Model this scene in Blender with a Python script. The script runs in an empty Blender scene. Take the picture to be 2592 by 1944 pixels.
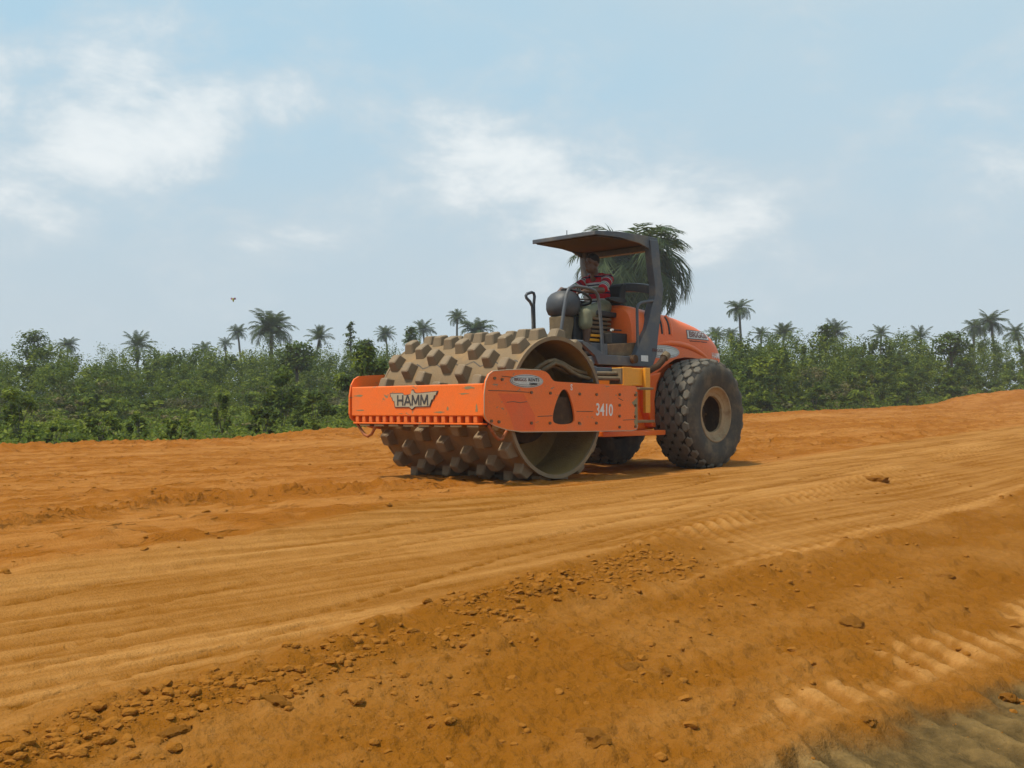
import bpy, math, random
import numpy as np
from mathutils import Vector, Matrix, Euler

rng = np.random.default_rng(7)
random.seed(7)
scene = bpy.context.scene
COL = scene.collection

# ------------------------------------------------------------------ camera
CAM_Z = 0.7895
PITCH, ROLL = 0.0244, -0.0044
cam_d = bpy.data.cameras.new('camera')
cam_d.sensor_fit = 'HORIZONTAL'
cam_d.sensor_width = 36.0
cam_d.lens = 36.0 * 2650.0 / 2592.0
cam_d.clip_start = 0.05
cam_d.clip_end = 6000
cam = bpy.data.objects.new('camera', cam_d)
COL.objects.link(cam)
Fv = Vector((0, math.cos(PITCH), math.sin(PITCH)))
Rv = Vector((1, 0, 0)); Uv = Rv.cross(Fv)
R2 = math.cos(ROLL) * Rv + math.sin(ROLL) * Uv
U2 = -math.sin(ROLL) * Rv + math.cos(ROLL) * Uv
mw = Matrix((R2, U2, -Fv)).transposed().to_4x4()
mw.translation = Vector((0, 0, CAM_Z))
cam.matrix_world = mw
scene.camera = cam

# ------------------------------------------------------------------ world sky
SUN_EL, SUN_AZ = math.radians(66), math.radians(-112)   # azimuth measured from +Y towards +X
world = bpy.data.worlds.new('World'); scene.world = world
world.use_nodes = True
nt = world.node_tree; nt.nodes.clear()
def N(tree, typ, **kw):
    n = tree.nodes.new(typ)
    for k, v in kw.items():
        if k == 'ins':
            for i, val in v.items(): n.inputs[i].default_value = val
        else: setattr(n, k, v)
    return n
def LK(tree, a, b): tree.links.new(a, b)
def mth(tree, op, a, b=None, c=None, clamp=False):
    n = tree.nodes.new('ShaderNodeMath'); n.operation = op; n.use_clamp = clamp
    for i, v in enumerate((a, b, c)):
        if v is None: continue
        if isinstance(v, (int, float)): n.inputs[i].default_value = v
        else: tree.links.new(v, n.inputs[i])
    return n.outputs[0]
def mixc(tree, fac, a, b, blend='MIX'):
    n = tree.nodes.new('ShaderNodeMix'); n.data_type = 'RGBA'; n.blend_type = blend
    for s, v in ((n.inputs[0], fac), (n.inputs[6], a), (n.inputs[7], b)):
        if isinstance(v, (int, float)): s.default_value = v
        elif isinstance(v, (tuple, list)): s.default_value = (*v, 1.0) if len(v) == 3 else v
        else: tree.links.new(v, s)
    return n.outputs[2]
def smooth(tree, v, lo, hi):
    n = tree.nodes.new('ShaderNodeMapRange'); n.interpolation_type = 'SMOOTHSTEP'
    tree.links.new(v, n.inputs[0]); n.inputs[1].default_value = lo; n.inputs[2].default_value = hi
    return n.outputs[0]

sky = N(nt, 'ShaderNodeTexSky', sky_type='NISHITA', sun_disc=False)
sky.sun_elevation = SUN_EL; sky.sun_rotation = SUN_AZ
sky.altitude = 50; sky.air_density = 1.0; sky.dust_density = 2.5; sky.ozone_density = 1.6
tc = N(nt, 'ShaderNodeTexCoord')
dirv = tc.outputs['Generated']
sep = N(nt, 'ShaderNodeSeparateXYZ'); LK(nt, dirv, sep.inputs[0])
def noise(tree, vec, scale, detail=6, rough=.55, dist=0.0, dims='3D'):
    n = tree.nodes.new('ShaderNodeTexNoise'); n.noise_dimensions = dims
    n.inputs['Scale'].default_value = scale; n.inputs['Detail'].default_value = detail
    n.inputs['Roughness'].default_value = rough; n.inputs['Distortion'].default_value = dist
    if vec is not None: tree.links.new(vec, n.inputs['Vector'])
    return n
mp = N(nt, 'ShaderNodeMapping', ins={'Scale': (1.0, 1.0, 1.7), 'Location': (7.7, 2.4, 5.2)}); LK(nt, dirv, mp.inputs[0])
n1 = noise(nt, mp.outputs[0], 8.0, 7, .58, .2)
n2 = noise(nt, mp.outputs[0], 1.6, 3, .5)
def sky_dir(px, py):        # viewing direction of a cloud
    v = Fv + R2 * ((px * 1.1718 - 1296) / 2650) + U2 * ((972 - py * 1.1718) / 2650)
    return v.normalized()
def blob(px, py, rad, squash=1.0):
    d = sky_dir(px, py)
    s = N(nt, 'ShaderNodeVectorMath', operation='SUBTRACT'); LK(nt, dirv, s.inputs[0]); s.inputs[1].default_value = d
    m = N(nt, 'ShaderNodeVectorMath', operation='MULTIPLY'); LK(nt, s.outputs[0], m.inputs[0]); m.inputs[1].default_value = (1, 1, squash)
    l = N(nt, 'ShaderNodeVectorMath', operation='LENGTH'); LK(nt, m.outputs[0], l.inputs[0])
    r = N(nt, 'ShaderNodeMapRange', interpolation_type='SMOOTHSTEP'); LK(nt, l.outputs[1], r.inputs[0])
    r.inputs[1].default_value = rad; r.inputs[2].default_value = 0.0
    return r.outputs[0]
BL = [(1200, 420, .17, 1.2, .50), (1520, 470, .14, 1.3, .46), (900, 350, .10, 1.2, .34), (40, 200, .20, 1.0, .20), (270, 240, .15, 1.1, .28), (1080, 350, .07, 1, .2),
      (560, 230, .10, 1.2, .32), (300, 430, .24, 1.4, .22), (2190, 180, .12, .9, .26), (680, 480, .10, 1.6, .22), (2050, 420, .2, 1.3, .2), (1790, 20, .10, 1.2, .2)]
acc = None
for px, py, rad, sq, w in BL:
    b = mth(nt, 'MULTIPLY', blob(px, py, rad, sq), w)
    acc = b if acc is None else mth(nt, 'ADD', acc, b)
dens = mth(nt, 'ADD', mth(nt, 'ADD', n1.outputs[0], mth(nt, 'MULTIPLY', n2.outputs[0], .12)), mth(nt, 'MULTIPLY', acc, .62))
mask = smooth(nt, dens, .57, .90)
core = smooth(nt, dens, .70, 1.02)
veil = smooth(nt, mth(nt, 'ADD', n2.outputs[0], mth(nt, 'MULTIPLY', n1.outputs[0], .4)), .45, .95)
hor = smooth(nt, sep.outputs[2], .36, .03)               # thick humid air towards the horizon
SKY_STR = .10
CLOUD = mixc(nt, core, (6.3, 7.1, 7.6), (9.7, 9.9, 9.8)); HAZE = (5.55, 6.35, 6.95); BLUE = (4.9, 7.4, 8.9)
c00 = mixc(nt, .80, sky.outputs[0], BLUE)
c0 = mixc(nt, mth(nt, 'MULTIPLY', veil, .55), c00, (6.0, 6.8, 7.2))
c1 = mixc(nt, mth(nt, 'MULTIPLY', hor, .85), c0, HAZE)
c2 = mixc(nt, mth(nt, 'MULTIPLY', mask, .74), c1, CLOUD)
bg = N(nt, 'ShaderNodeBackground'); LK(nt, c2, bg.inputs[0]); bg.inputs[1].default_value = SKY_STR
wo = N(nt, 'ShaderNodeOutputWorld'); LK(nt, bg.outputs[0], wo.inputs[0])

# ------------------------------------------------------------------ sun
sd = bpy.data.lights.new('sun', 'SUN'); sd.energy = 4.3; sd.angle = math.radians(6); sd.color = (1.0, .92, .78)
sun = bpy.data.objects.new('sun', sd); COL.objects.link(sun)
sdir = Vector((math.sin(SUN_AZ) * math.cos(SUN_EL), math.cos(SUN_AZ) * math.cos(SUN_EL), math.sin(SUN_EL)))
sun.rotation_euler = sdir.to_track_quat('Z', 'Y').to_euler()
sun.location = sdir * 60

vs = scene.view_settings
vs.view_transform = 'Standard'; vs.look = 'None'; vs.gamma = 1; vs.use_curve_mapping = False
vs.exposure = 0.0
scene.render.engine = 'CYCLES'
scene.cycles.max_bounces = 4; scene.cycles.diffuse_bounces = 3; scene.cycles.volume_bounces = 1; scene.cycles.adaptive_threshold = .02
scene.cycles.transparent_max_bounces = 8

# ------------------------------------------------------------------ frames
OX, OY, ANG = -0.2719, 12.2230, -2.32589       # road roller drum centre on the ground, heading
FW = (math.cos(ANG), math.sin(ANG)); LF = (-math.sin(ANG), math.cos(ANG))
def st2w(s, t): return OX + s * FW[0] + t * LF[0], OY + s * FW[1] + t * LF[1]
def w2st(x, y):
    x = x - OX; y = y - OY
    return x * FW[0] + y * FW[1], x * LF[0] + y * LF[1]
def col_at(px, d):      # ground x for something seen in picture column px at distance d
    return (px * 1.1718 - 1296) / 2650 * d
def row_z(py, d): return CAM_Z + d * (1036.6 - py * 1.1718) / 2650

# ------------------------------------------------------------------ numpy noise
_perm = np.random.default_rng(3).permutation(4096)
def _h(ix, iy, seed=0): return _perm[(_perm[(ix + seed * 57) & 4095] + iy) & 4095]
def perlin(x, y, seed=0):
    x = np.asarray(x, float); y = np.asarray(y, float)
    xi = np.floor(x).astype(np.int64); yi = np.floor(y).astype(np.int64)
    xf = x - xi; yf = y - yi
    u = xf * xf * xf * (xf * (xf * 6 - 15) + 10); v = yf * yf * yf * (yf * (yf * 6 - 15) + 10)
    def g(dx, dy):
        a = _h(xi + dx, yi + dy, seed) * (2 * math.pi / 4096)
        return np.cos(a) * (xf - dx) + np.sin(a) * (yf - dy)
    return ((g(0, 0) * (1 - u) + g(1, 0) * u) * (1 - v) + (g(0, 1) * (1 - u) + g(1, 1) * u) * v) * 1.5
def fbm(x, y, octv=4, seed=0, gain=.5):
    r = 0; a = 1
    for o in range(octv):
        r = r + a * perlin(x * 2 ** o + o * 17.3, y * 2 ** o - o * 9.1, seed + o); a *= gain
    return r
def lumps(x, y, cell, prob, seed=0):
    """height of half-buried round lumps, one candidate per cell"""
    gx = np.floor(x / cell).astype(np.int64); gy = np.floor(y / cell).astype(np.int64)
    out = np.zeros_like(x)
    for dx in (-1, 0, 1):
        for dy in (-1, 0, 1):
            ix = gx + dx; iy = gy + dy
            h1 = _h(ix, iy, seed) / 4096; h2 = _h(ix, iy, seed + 5) / 4096; h3 = _h(ix, iy, seed + 11) / 4096; h4 = _h(ix, iy, seed + 23) / 4096
            cx = (ix + .2 + .6 * h1) * cell; cy = (iy + .2 + .6 * h2) * cell
            r = cell * (.18 + .38 * h3 ** 2)
            a = h4 * 6.283; ex, ey = x - cx, y - cy
            u = (ex * np.cos(a) + ey * np.sin(a)) * .8; v = (-ex * np.sin(a) + ey * np.cos(a)) * 1.25
            q = r * r - u * u - v * v
            q = np.clip(q, 0, None); hh = q / (np.sqrt(q) + .35 * r) * 1.0
            out = np.maximum(out, np.where(h4 * .999 < prob, hh, 0))
    return out
def sig(v): return 1 / (1 + np.exp(-np.clip(v, -30, 30)))

# ------------------------------------------------------------------ terrain
def grade(s): return np.interp(s, [-300, -100, -58, -43, -26, -7, -3.4, 10, 60, 600], [4, 2.5, 1.35, .68, .45, .08, 0.0, 0, -.2, -.3])
def e1f(s): return np.interp(s, [-60, -19, -9.3, -3.6, .7, 2.5, 4.5, 6.5, 12], [-4, -.1, .6, 1.35, 1.7, 1.75, 2.35, 2.6, 3])
def eAf(s): return np.interp(s, [-60, -25, -10, -3.1, 1, 3.5, 5.2, 7.2, 12], [-1, .8, 1.9, 2.73, 3.5, 3.9, 4.28, 4.7, 5.5])
def eBf(s): return np.interp(s, [-60, -20, -6, -1.1, 2.2, 3.7, 5.1, 6.7, 12], [2, 3.6, 4.0, 4.42, 4.51, 4.62, 4.81, 5.05, 5.6])
def bermf(s): return -12.9 + .5 * perlin(s * .13, s * 0 + 3.3, 40) + .25 * perlin(s * .6, s * 0 + 7.3, 41)
def ground(s, t):
    wob = .07 * perlin(s * .8, t * .8, 2) + .03 * perlin(s * 3, t * 3, 3)
    base = grade(s) - .125 * np.clip(t - 1.8, 0, 7.5)
    t2 = t + wob
    e1, eA, eB = e1f(s), eAf(s), eBf(s)
    tb = bermf(s)
    m_s = sig((t2 - e1) / .05) * sig((eA - t2) / .06)                       # rolled smooth lane
    m_ab = sig((t2 - eA) / .06) * sig((eB - t2) / .06)
    m_w = m_ab * sig((s - 2.5 + 1.2 * perlin(s * .9, t * .9, 8)) / .35)      # windrow of clods
    m_d = m_ab * (1 - m_w)                                                  # wheel track
    m_l = sig((t2 - eB) / .06)                                              # loose spill towards the camera
    m_f = sig((e1 - t2) / .06) * sig((t - tb) / .3)                         # far half of the road
    m_v = sig((tb - .7 - t) / .3)                                           # overgrown ground
    tE0 = np.interp(s, [-3, 1, 3.1, 4.5], [6.3, 6.15, 6.08, 6.05]); tE1 = np.interp(s, [-3, 2.3, 3.4, 4.4], [6.8, 6.62, 6.47, 6.36])
    m_e = sig((t + wob * .6 - tE0) / .03) * sig((tE1 - t - wob * .6) / .03) * sig((4.75 - s) / .12) * sig((perlin(s * 1.3, t * 2.2, 61) + .40) * 14)
    mudline = np.interp(s, [-4, 2.8, 3.7, 4.5, 5.1, 9], [7.3, 6.8, 6.62, 6.5, 6.5, 6.9])
    m_m = sig((t + .12 * perlin(s * 2.2, t * 2.2, 12) + .06 * perlin(s * 7, t * 7, 13) - mudline) / .03)
    m_l = m_l * (1 - m_m)
    h = base.copy() if isinstance(base, np.ndarray) else base
    # broad undulation
    h = h + .05 * perlin(s * .22, t * .35, 1) * sig((np.abs(t + 1.5) - 3) / .8) * sig((t+60)/5)
    # streaks along the road
    st = perlin(s * .18, t * 5.5, 20) * .6 + perlin(s * .35, t * 13, 21) * .35 + perlin(s * .5, t * 27, 22) * .2
    h = h + m_s * (.022 * st + .003 * fbm(s * 9, t * 9, 3, 25)) + m_s * .035 * np.exp(-((t2 - e1) / .28) ** 2)
    groove = 0
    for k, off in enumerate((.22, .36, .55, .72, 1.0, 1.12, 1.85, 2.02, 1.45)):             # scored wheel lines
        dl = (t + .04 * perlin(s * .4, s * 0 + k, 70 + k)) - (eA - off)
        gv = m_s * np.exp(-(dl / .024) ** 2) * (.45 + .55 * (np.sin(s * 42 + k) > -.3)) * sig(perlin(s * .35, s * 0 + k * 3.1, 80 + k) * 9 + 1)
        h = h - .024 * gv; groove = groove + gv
    # windrows
    lump = lumps(s, t, .16, .6, 31) + .7 * lumps(s, t, .07, .7, 33)
    biglump = lumps(s, t, .34, .38, 35)
    crumb = fbm(s * 7, t * 7, 5, 27, .62)
    h = h + m_w * (.015 + .02 * np.abs(crumb) + .45 * lump + .36 * biglump)
    # track with bars
    bar = np.sin((s * 1.0 - (t) * .5) / .2 * 2 * math.pi + 1.6 * perlin(s * .8, t * .8, 45) + .5 * perlin(s * 4, t * 4, 46))
    barm = sig((bar - .15) * 6)
    edg = np.exp(-((t2 - eA) / .17) ** 2) + .5 * np.exp(-((t2 - eB) / .14) ** 2)
    patch = sig(perlin(s * .55, t * 1.2, 47) * 7 + .8)
    h = h + m_d * (-.035 + .045 * barm * edg * patch + .010 * barm * patch + .004 * st + .003 * crumb + .2 * lumps(s, t, .2, .06, 48))
    h = h + .05 * np.exp(-((t - eA - .02) / .1) ** 2) * m_d * (.2 + .8 * np.abs(perlin(s * 2.5, t * 4, 49)))
    # loose soil
    rows = perlin(s * .25, t * 2.3, 50)
    h = h + m_l * (1 - m_e) * (.028 * rows + .014 * crumb + .60 * lump * sig(perlin(s * .9, t * 1.6, 51) * 6 + .2) + .50 * biglump * sig(perlin(s * .7, t * 1.0, 52) * 7 - .8) + .010 * fbm(s * 20, t * 20, 2, 53))
    # track with light bars
    bar2 = np.sin((s * 1.0 - (t - 6) * .5) / .235 * 2 * math.pi + .7 * perlin(s * 1.5, t * 1.5, 54) + .5 * perlin(s * 6, t * 6, 96))
    bm2 = sig((bar2 - .05) * 7)
    h = h + m_e * (-.02 + .035 * bm2 * sig(perlin(s * 1.7, t * 2.5, 97) * 8 + 2) + .012 * crumb)
    # mud
    bar3 = np.sin((s * 1.0 - (t - 6) * .5) / .25 * 2 * math.pi + .7 * perlin(s * 1.2, t * 1.2, 55))
    h = h + m_m * (-.07 + .05 * sig((bar3 - .1) * 6) * sig(perlin(s * 1.0, t * 1.0, 56) * 6) + .014 * crumb + .4 * biglump * .5)
    # far half
    fz = perlin(s * .8, t * 2.6, 57)
    rough_f = sig(perlin(s * .12, t * .45, 58) * 7 + .6)
    pads_m = sig((s - .3) / .6) * sig((6 - np.abs(t + 3.5)) / .6)
    chip = .42 * sig((perlin(s * 1.5, t * 2.2, 59) + .7 * perlin(s * 3.6, t * 4.6, 60) - .10) * 9) * sig(perlin(s * .35, t * .6, 63) * 6 + .8)
    band = perlin(s * .09, t * 1.25, 98)
    h = h + m_f * ((.02 * fz + .09 * chip * (.5 + .9 * rough_f)) * (1 - .2 * pads_m) + .025 * st + .012 * crumb * rough_f + .3 * lumps(s, t, .22, .3, 62) * rough_f)
    # two windrows beside the drum lane
    tc1 = np.interp(s, [-30, -8, 0, 2, 3.9, 5.2, 6.0, 12], [-1.2, -.6, .2, .5, .42, 1.05, 1.42, 2.6])
    wr = np.exp(-((t2 - tc1) / .16) ** 2) * sig((s - 1.4) / .2)
    h = h + wr * (.05 + .05 * np.abs(crumb) + .5 * lump)
    rw = sig((-s - 5) / 1.0)
    for k, (o, a) in enumerate(((-1.0, .07), (-2.6, .10), (-4.5, .08), (-6.8, .09), (-9.2, .1))):
        dl = t - e1 - o - .35 * perlin(s * .09, s * 0 + k * 2.0, 90 + k)
        h = h + rw * m_f * a * np.exp(-(dl / .33) ** 2) * (.55 + .6 * np.abs(crumb))
    # under the machine stays even
    # far berm and overgrown ground
    bm = np.exp(-((t - tb) / np.where(t > tb, 1.5, .55)) ** 2)
    h = h + bm * (.17 + .07 * perlin(s * .35, t * .2, 64) + .05 * crumb * .7 + .3 * lumps(s, t, .35, .5, 65))
    h = h + m_v * (-.10 + .10 * perlin(s * .2, t * .2, 66))
    hump = np.exp(-(((s + 57) / 9) ** 2)) * np.exp(-((t + 12.3) / 2.2) ** 2) * .35
    h = h + hump
    light = m_s * (.58 + .5 * st + .22 * band) + m_d * (.38 + .6 * barm * edg * patch + .12 * barm * patch) + m_e * (.20 + .55 * bm2) + m_f * (.40 + .30 * (1 - rough_f) + .4 * st - .9 * chip + .45 * band) + m_l * (.10 + .22 * rows + .2 * perlin(s * 1.1, t * 1.7, 95)) + .9 * np.exp(-((t2 - eB) / .09) ** 2) * m_d * .6
    barm3 = sig((bar3 - .1) * 6) * sig(perlin(s * 1.0, t * 1.0, 56) * 6 + .6) * sig((5.6 - s + .8 * (t - 6.6)) / .25)
    light = light * (1 - m_m) + m_m * (.22 + .65 * barm3)
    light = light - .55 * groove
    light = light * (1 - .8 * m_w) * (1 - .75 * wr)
    red = m_f * .7 + bm * .6
    return h, np.clip(light, 0, 1), np.clip(m_m, 0, 1), np.clip(m_v, 0, 1), np.clip(red, 0, 1)
def gz(x, y):
    s, t = w2st(np.array([float(x)]), np.array([float(y)]))
    return float(ground(s, t)[0][0])

# ------------------------------------------------------------------ materials
def new_mat(name):
    m = bpy.data.materials.new(name); m.use_nodes = True
    t = m.node_tree; b = t.nodes['Principled BSDF']
    return m, t, b
def obj_coords(t):
    return t.nodes.new('ShaderNodeTexCoord').outputs['Object']
def paint(name, col, rough=.45, dust=(.30, .21, .12), dust_amt=.35, scale=3.0, metallic=0.0, bump=.15, chips=None, spec=.5, fine=60.0):
    m, t, b = new_mat(name); v = obj_coords(t)
    n = noise(t, v, scale, 5, .62); f = noise(t, v, fine, 2, .6)
    var = mixc(t, smooth(t, f.outputs[0], .3, .75), tuple(c * .95 for c in col), tuple(min(1, c * 1.04) for c in col))
    d = mth(t, 'MULTIPLY', smooth(t, n.outputs[0], .42, .78), dust_amt)
    c = mixc(t, d, var, dust)
    if chips:
        mpn = N(t, 'ShaderNodeMapping', ins={'Scale': (1, 1, 2.2)}); LK(t, v, mpn.inputs[0])
        cn = noise(t, mpn.outputs[0], 5.0, 5, .7, .4)
        c = mixc(t, smooth(t, cn.outputs[0], .63, .66), c, chips)
    LK(t, c, b.inputs['Base Color'])
    LK(t, mth(t, 'ADD', mth(t, 'MULTIPLY', n.outputs[0], .3), rough - .12), b.inputs['Roughness'])
    b.inputs['Metallic'].default_value = metallic; b.inputs['Specular IOR Level'].default_value = spec
    bp = N(t, 'ShaderNodeBump', ins={'Strength': bump, 'Distance': .01}); LK(t, f.outputs[0], bp.inputs['Height']); LK(t, bp.outputs[0], b.inputs['Normal'])
    return m
ORANGE = (.86, .158, .010)
M = {}
M['orange'] = paint('orange_paint', ORANGE, .42, (.34, .22, .11), .22, 2.5, chips=(.23, .19, .10), bump=.06)
M['orange2'] = paint('orange_touch_up', (.80, .115, .010), .4, (.34, .22, .11), .2, 2.5, bump=.04)
M['bolt2'] = paint('scraped_metal', (.26, .20, .09), .55, (.40, .30, .14), .5, 20.0)
M['rustorange'] = paint('rusty_orange', (.38, .10, .02), .6, (.12, .06, .025), .8, 9.0)
M['hood'] = paint('hood_paint', (.84, .150, .026), .40, (.5, .2, .09), .25, 2.2, bump=.03)
M['yellow'] = paint('yellow_paint', (.82, .33, .012), .45, (.3, .18, .07), .2, 5.0)
M['grey'] = paint('grey_paint', (.075, .085, .10), .5, (.26, .21, .14), .55, 3.2)
M['darkgrey'] = paint('dark_grey_plastic', (.05, .053, .06), .5, (.2, .17, .12), .45, 4.0)
M['black'] = paint('black_rubber', (.018, .018, .02), .6, (.12, .09, .06), .35, 6.0)
M['steel'] = paint('dusty_steel', (.205, .138, .072), .7, (.33, .19, .075), .8, 4.0, bump=.4, spec=.25)
M['padtop'] = paint('muddy_pad_steel', (.215, .155, .092), .6, (.30, .19, .085), .75, 6.0, bump=.35, spec=.3)
M['inner'] = paint('inner_drum_mud', (.27, .165, .055), .8, (.15, .085, .03), .8, 3.0, bump=.5, spec=.2)
M['rust'] = paint('rusty_dark', (.06, .035, .02), .75, (.2, .11, .05), .6, 5.0, spec=.2)
M['hose'] = paint('dusty_hose', (.16, .115, .065), .7, (.3, .21, .11), .6, 12.0, spec=.3)
M['tyre'] = paint('tyre_rubber', (.062, .056, .047), .75, (.22, .165, .10), .8, 3.5, bump=.35, spec=.25, fine=40)
M['groove'] = paint('tread_groove_rubber', (.030, .028, .025), .8, (.09, .065, .04), .5, 6.0, spec=.2)
M['tread'] = paint('tread_rubber', (.115, .104, .084), .75, (.22, .165, .10), .55, 6.0, bump=.3, spec=.25)
M['rim'] = paint('muddy_rim', (.34, .24, .13), .65, (.16, .07, .025), .7, 7.0, bump=.3, spec=.3)
M['brown'] = paint('brown_plates', (.12, .068, .03), .6, (.28, .17, .07), .7, 8.0)
M['roofunder'] = paint('rusty_roof_lining', (.06, .05, .045), .75, (.13, .075, .045), .6, 3.0, spec=.15)
M['silver'] = paint('silver_decal', (.60, .60, .57), .45, (.4, .33, .22), .35, 12.0)
M['ink'] = paint('dark_print', (.05, .045, .045), .5, (.14, .1, .07), .3, 9.0)
M['inkred'] = paint('maroon_print', (.16, .05, .04), .5, (.2, .12, .08), .3, 9.0)
M['white'] = paint('white_paint', (.78, .76, .72), .5, (.6, .4, .28), .3, 14.0)
M['emblem'] = paint('cast_emblem', (.42, .36, .25), .45, (.45, .30, .12), .5, 10.0)
M['bolt'] = paint('bolt_steel', (.14, .08, .035), .6, (.3, .2, .1), .4, 20.0)
M['skin'] = paint('skin', (.115, .058, .036), .5, (.10, .05, .03), .3, 12.0, bump=.05)
M['hair'] = paint('hair', (.010, .009, .009), .8, (.015, .013, .012), .3, 40.0, bump=.4)
M['eye'] = paint('eye', (.12, .10, .09), .3, (.5, .48, .45), 0, 4)
M['shorts'] = paint('khaki_cotton', (.22, .215, .14), .85, (.16, .15, .09), .5, 7.0, bump=.3, spec=.15, fine=25)
M['shoe'] = paint('sandal', (.05, .035, .025), .7, (.2, .12, .06), .5, 8.0)

def shirt_material():
    m, t, b = new_mat('striped_cotton')
    a = N(t, 'ShaderNodeAttribute', attribute_name='stripe')
    cr = N(t, 'ShaderNodeValToRGB'); cr.color_ramp.interpolation = 'CONSTANT'
    pal = [(0, (.42, .02, .03)), (.30, (.02, .02, .05)), (.40, (.42, .02, .03)), (.52, (.48, .46, .42)), (.62, (.03, .17, .09)), (.70, (.48, .46, .42)), (.80, (.02, .02, .05)), (.88, (.42, .40, .38))]
    els = cr.color_ramp.elements
    els[0].position = 0; els[0].color = (*pal[0][1], 1); els[1].position = pal[1][0]; els[1].color = (*pal[1][1], 1)
    for p, c in pal[2:]:
        e = els.new(p); e.color = (*c, 1)
    fr = mth(t, 'FRACT', a.outputs['Fac']); LK(t, fr, cr.inputs[0])
    n = noise(t, obj_coords(t), 14, 4)
    LK(t, mixc(t, .25, cr.outputs[0], n.outputs[1], 'MULTIPLY'), b.inputs['Base Color'])
    b.inputs['Roughness'].default_value = .9; b.inputs['Specular IOR Level'].default_value = .15
    bp = N(t, 'ShaderNodeBump', ins={'Strength': .5, 'Distance': .02}); LK(t, n.outputs[0], bp.inputs['Height']); LK(t, bp.outputs[0], b.inputs['Normal'])
    return m
M['shirt'] = shirt_material()

def soil_material():
    m, t, b = new_mat('laterite_soil')
    a = N(t, 'ShaderNodeAttribute', attribute_name='soil'); sp = N(t, 'ShaderNodeSeparateColor'); LK(t, a.outputs['Color'], sp.inputs[0])
    al = a.outputs['Alpha']
    v = obj_coords(t)
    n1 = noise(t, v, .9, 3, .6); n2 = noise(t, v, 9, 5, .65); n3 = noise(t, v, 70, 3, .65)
    light = mth(t, 'ADD', sp.outputs[0], mth(t, 'ADD', mth(t, 'MULTIPLY', mth(t, 'SUBTRACT', n2.outputs[0], .5), .55), mth(t, 'MULTIPLY', mth(t, 'SUBTRACT', n1.outputs[0], .5), .5)), clamp=True)
    rot = N(t, 'ShaderNodeMapping', vector_type='POINT'); rot.inputs['Rotation'].default_value = (0, 0, -ANG); LK(t, v, rot.inputs[0])
    def streak(sx, sy, detail):
        m2 = N(t, 'ShaderNodeMapping', ins={'Scale': (sx, sy, 1.0)}); LK(t, rot.outputs[0], m2.inputs[0]); return noise(t, m2.outputs[0], 1.0, detail, .6, .25)
    n5 = streak(.45, 11.0, 3); n6 = streak(1.6, 2.6, 4)
    on = smooth(t, sp.outputs[0], .12, .45)
    light = mth(t, 'ADD', light, mth(t, 'MULTIPLY', mth(t, 'MULTIPLY', mth(t, 'SUBTRACT', n5.outputs[0], .5), 1.9), on), clamp=True)
    plate_ = mth(t, 'MULTIPLY', smooth(t, n6.outputs[0], .50, .57), al)
    light = mth(t, 'SUBTRACT', light, mth(t, 'MULTIPLY', plate_, .5), clamp=True)  # shade painted into the colour of the crevices sunk by the bump
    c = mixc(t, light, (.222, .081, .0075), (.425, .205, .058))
    c = mixc(t, mth(t, 'MULTIPLY', al, .55), c, (.345, .112, .016))
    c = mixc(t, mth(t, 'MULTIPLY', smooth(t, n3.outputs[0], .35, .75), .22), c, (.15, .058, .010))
    mud = mixc(t, mth(t, 'ADD', mth(t, 'MULTIPLY', sp.outputs[0], .75), mth(t, 'MULTIPLY', smooth(t, n2.outputs[0], .35, .72), .35), clamp=True), (.045, .030, .012), (.25, .155, .056))
    c = mixc(t, sp.outputs[1], c, mud)
    veg = mixc(t, smooth(t, n2.outputs[0], .35, .65), (.035, .045, .014), (.10, .085, .03))
    c = mixc(t, sp.outputs[2], c, veg)
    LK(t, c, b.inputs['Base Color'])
    b.inputs['Roughness'].default_value = .95; b.inputs['Specular IOR Level'].default_value = .02
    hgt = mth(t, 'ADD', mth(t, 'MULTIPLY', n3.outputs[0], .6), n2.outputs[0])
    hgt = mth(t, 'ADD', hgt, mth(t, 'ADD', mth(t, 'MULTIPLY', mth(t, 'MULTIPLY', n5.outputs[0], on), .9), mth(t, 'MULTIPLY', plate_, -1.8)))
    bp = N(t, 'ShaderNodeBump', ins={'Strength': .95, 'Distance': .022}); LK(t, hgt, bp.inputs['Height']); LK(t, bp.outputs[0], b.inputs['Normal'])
    return m
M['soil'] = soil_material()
def clod_material():
    m, t, b = new_mat('soil_clod'); v = obj_coords(t)
    n2 = noise(t, v, 6, 8, .65); n3 = noise(t, v, 60, 5, .6)
    c = mixc(t, n2.outputs[0], (.225, .083, .009), (.34, .142, .026))
    LK(t, c, b.inputs['Base Color']); b.inputs['Roughness'].default_value = .95; b.inputs['Specular IOR Level'].default_value = .02
    bp = N(t, 'ShaderNodeBump', ins={'Strength': .8, 'Distance': .015}); LK(t, n3.outputs[0], bp.inputs['Height']); LK(t, bp.outputs[0], b.inputs['Normal'])
    return m
M['clod'] = clod_material()
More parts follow.
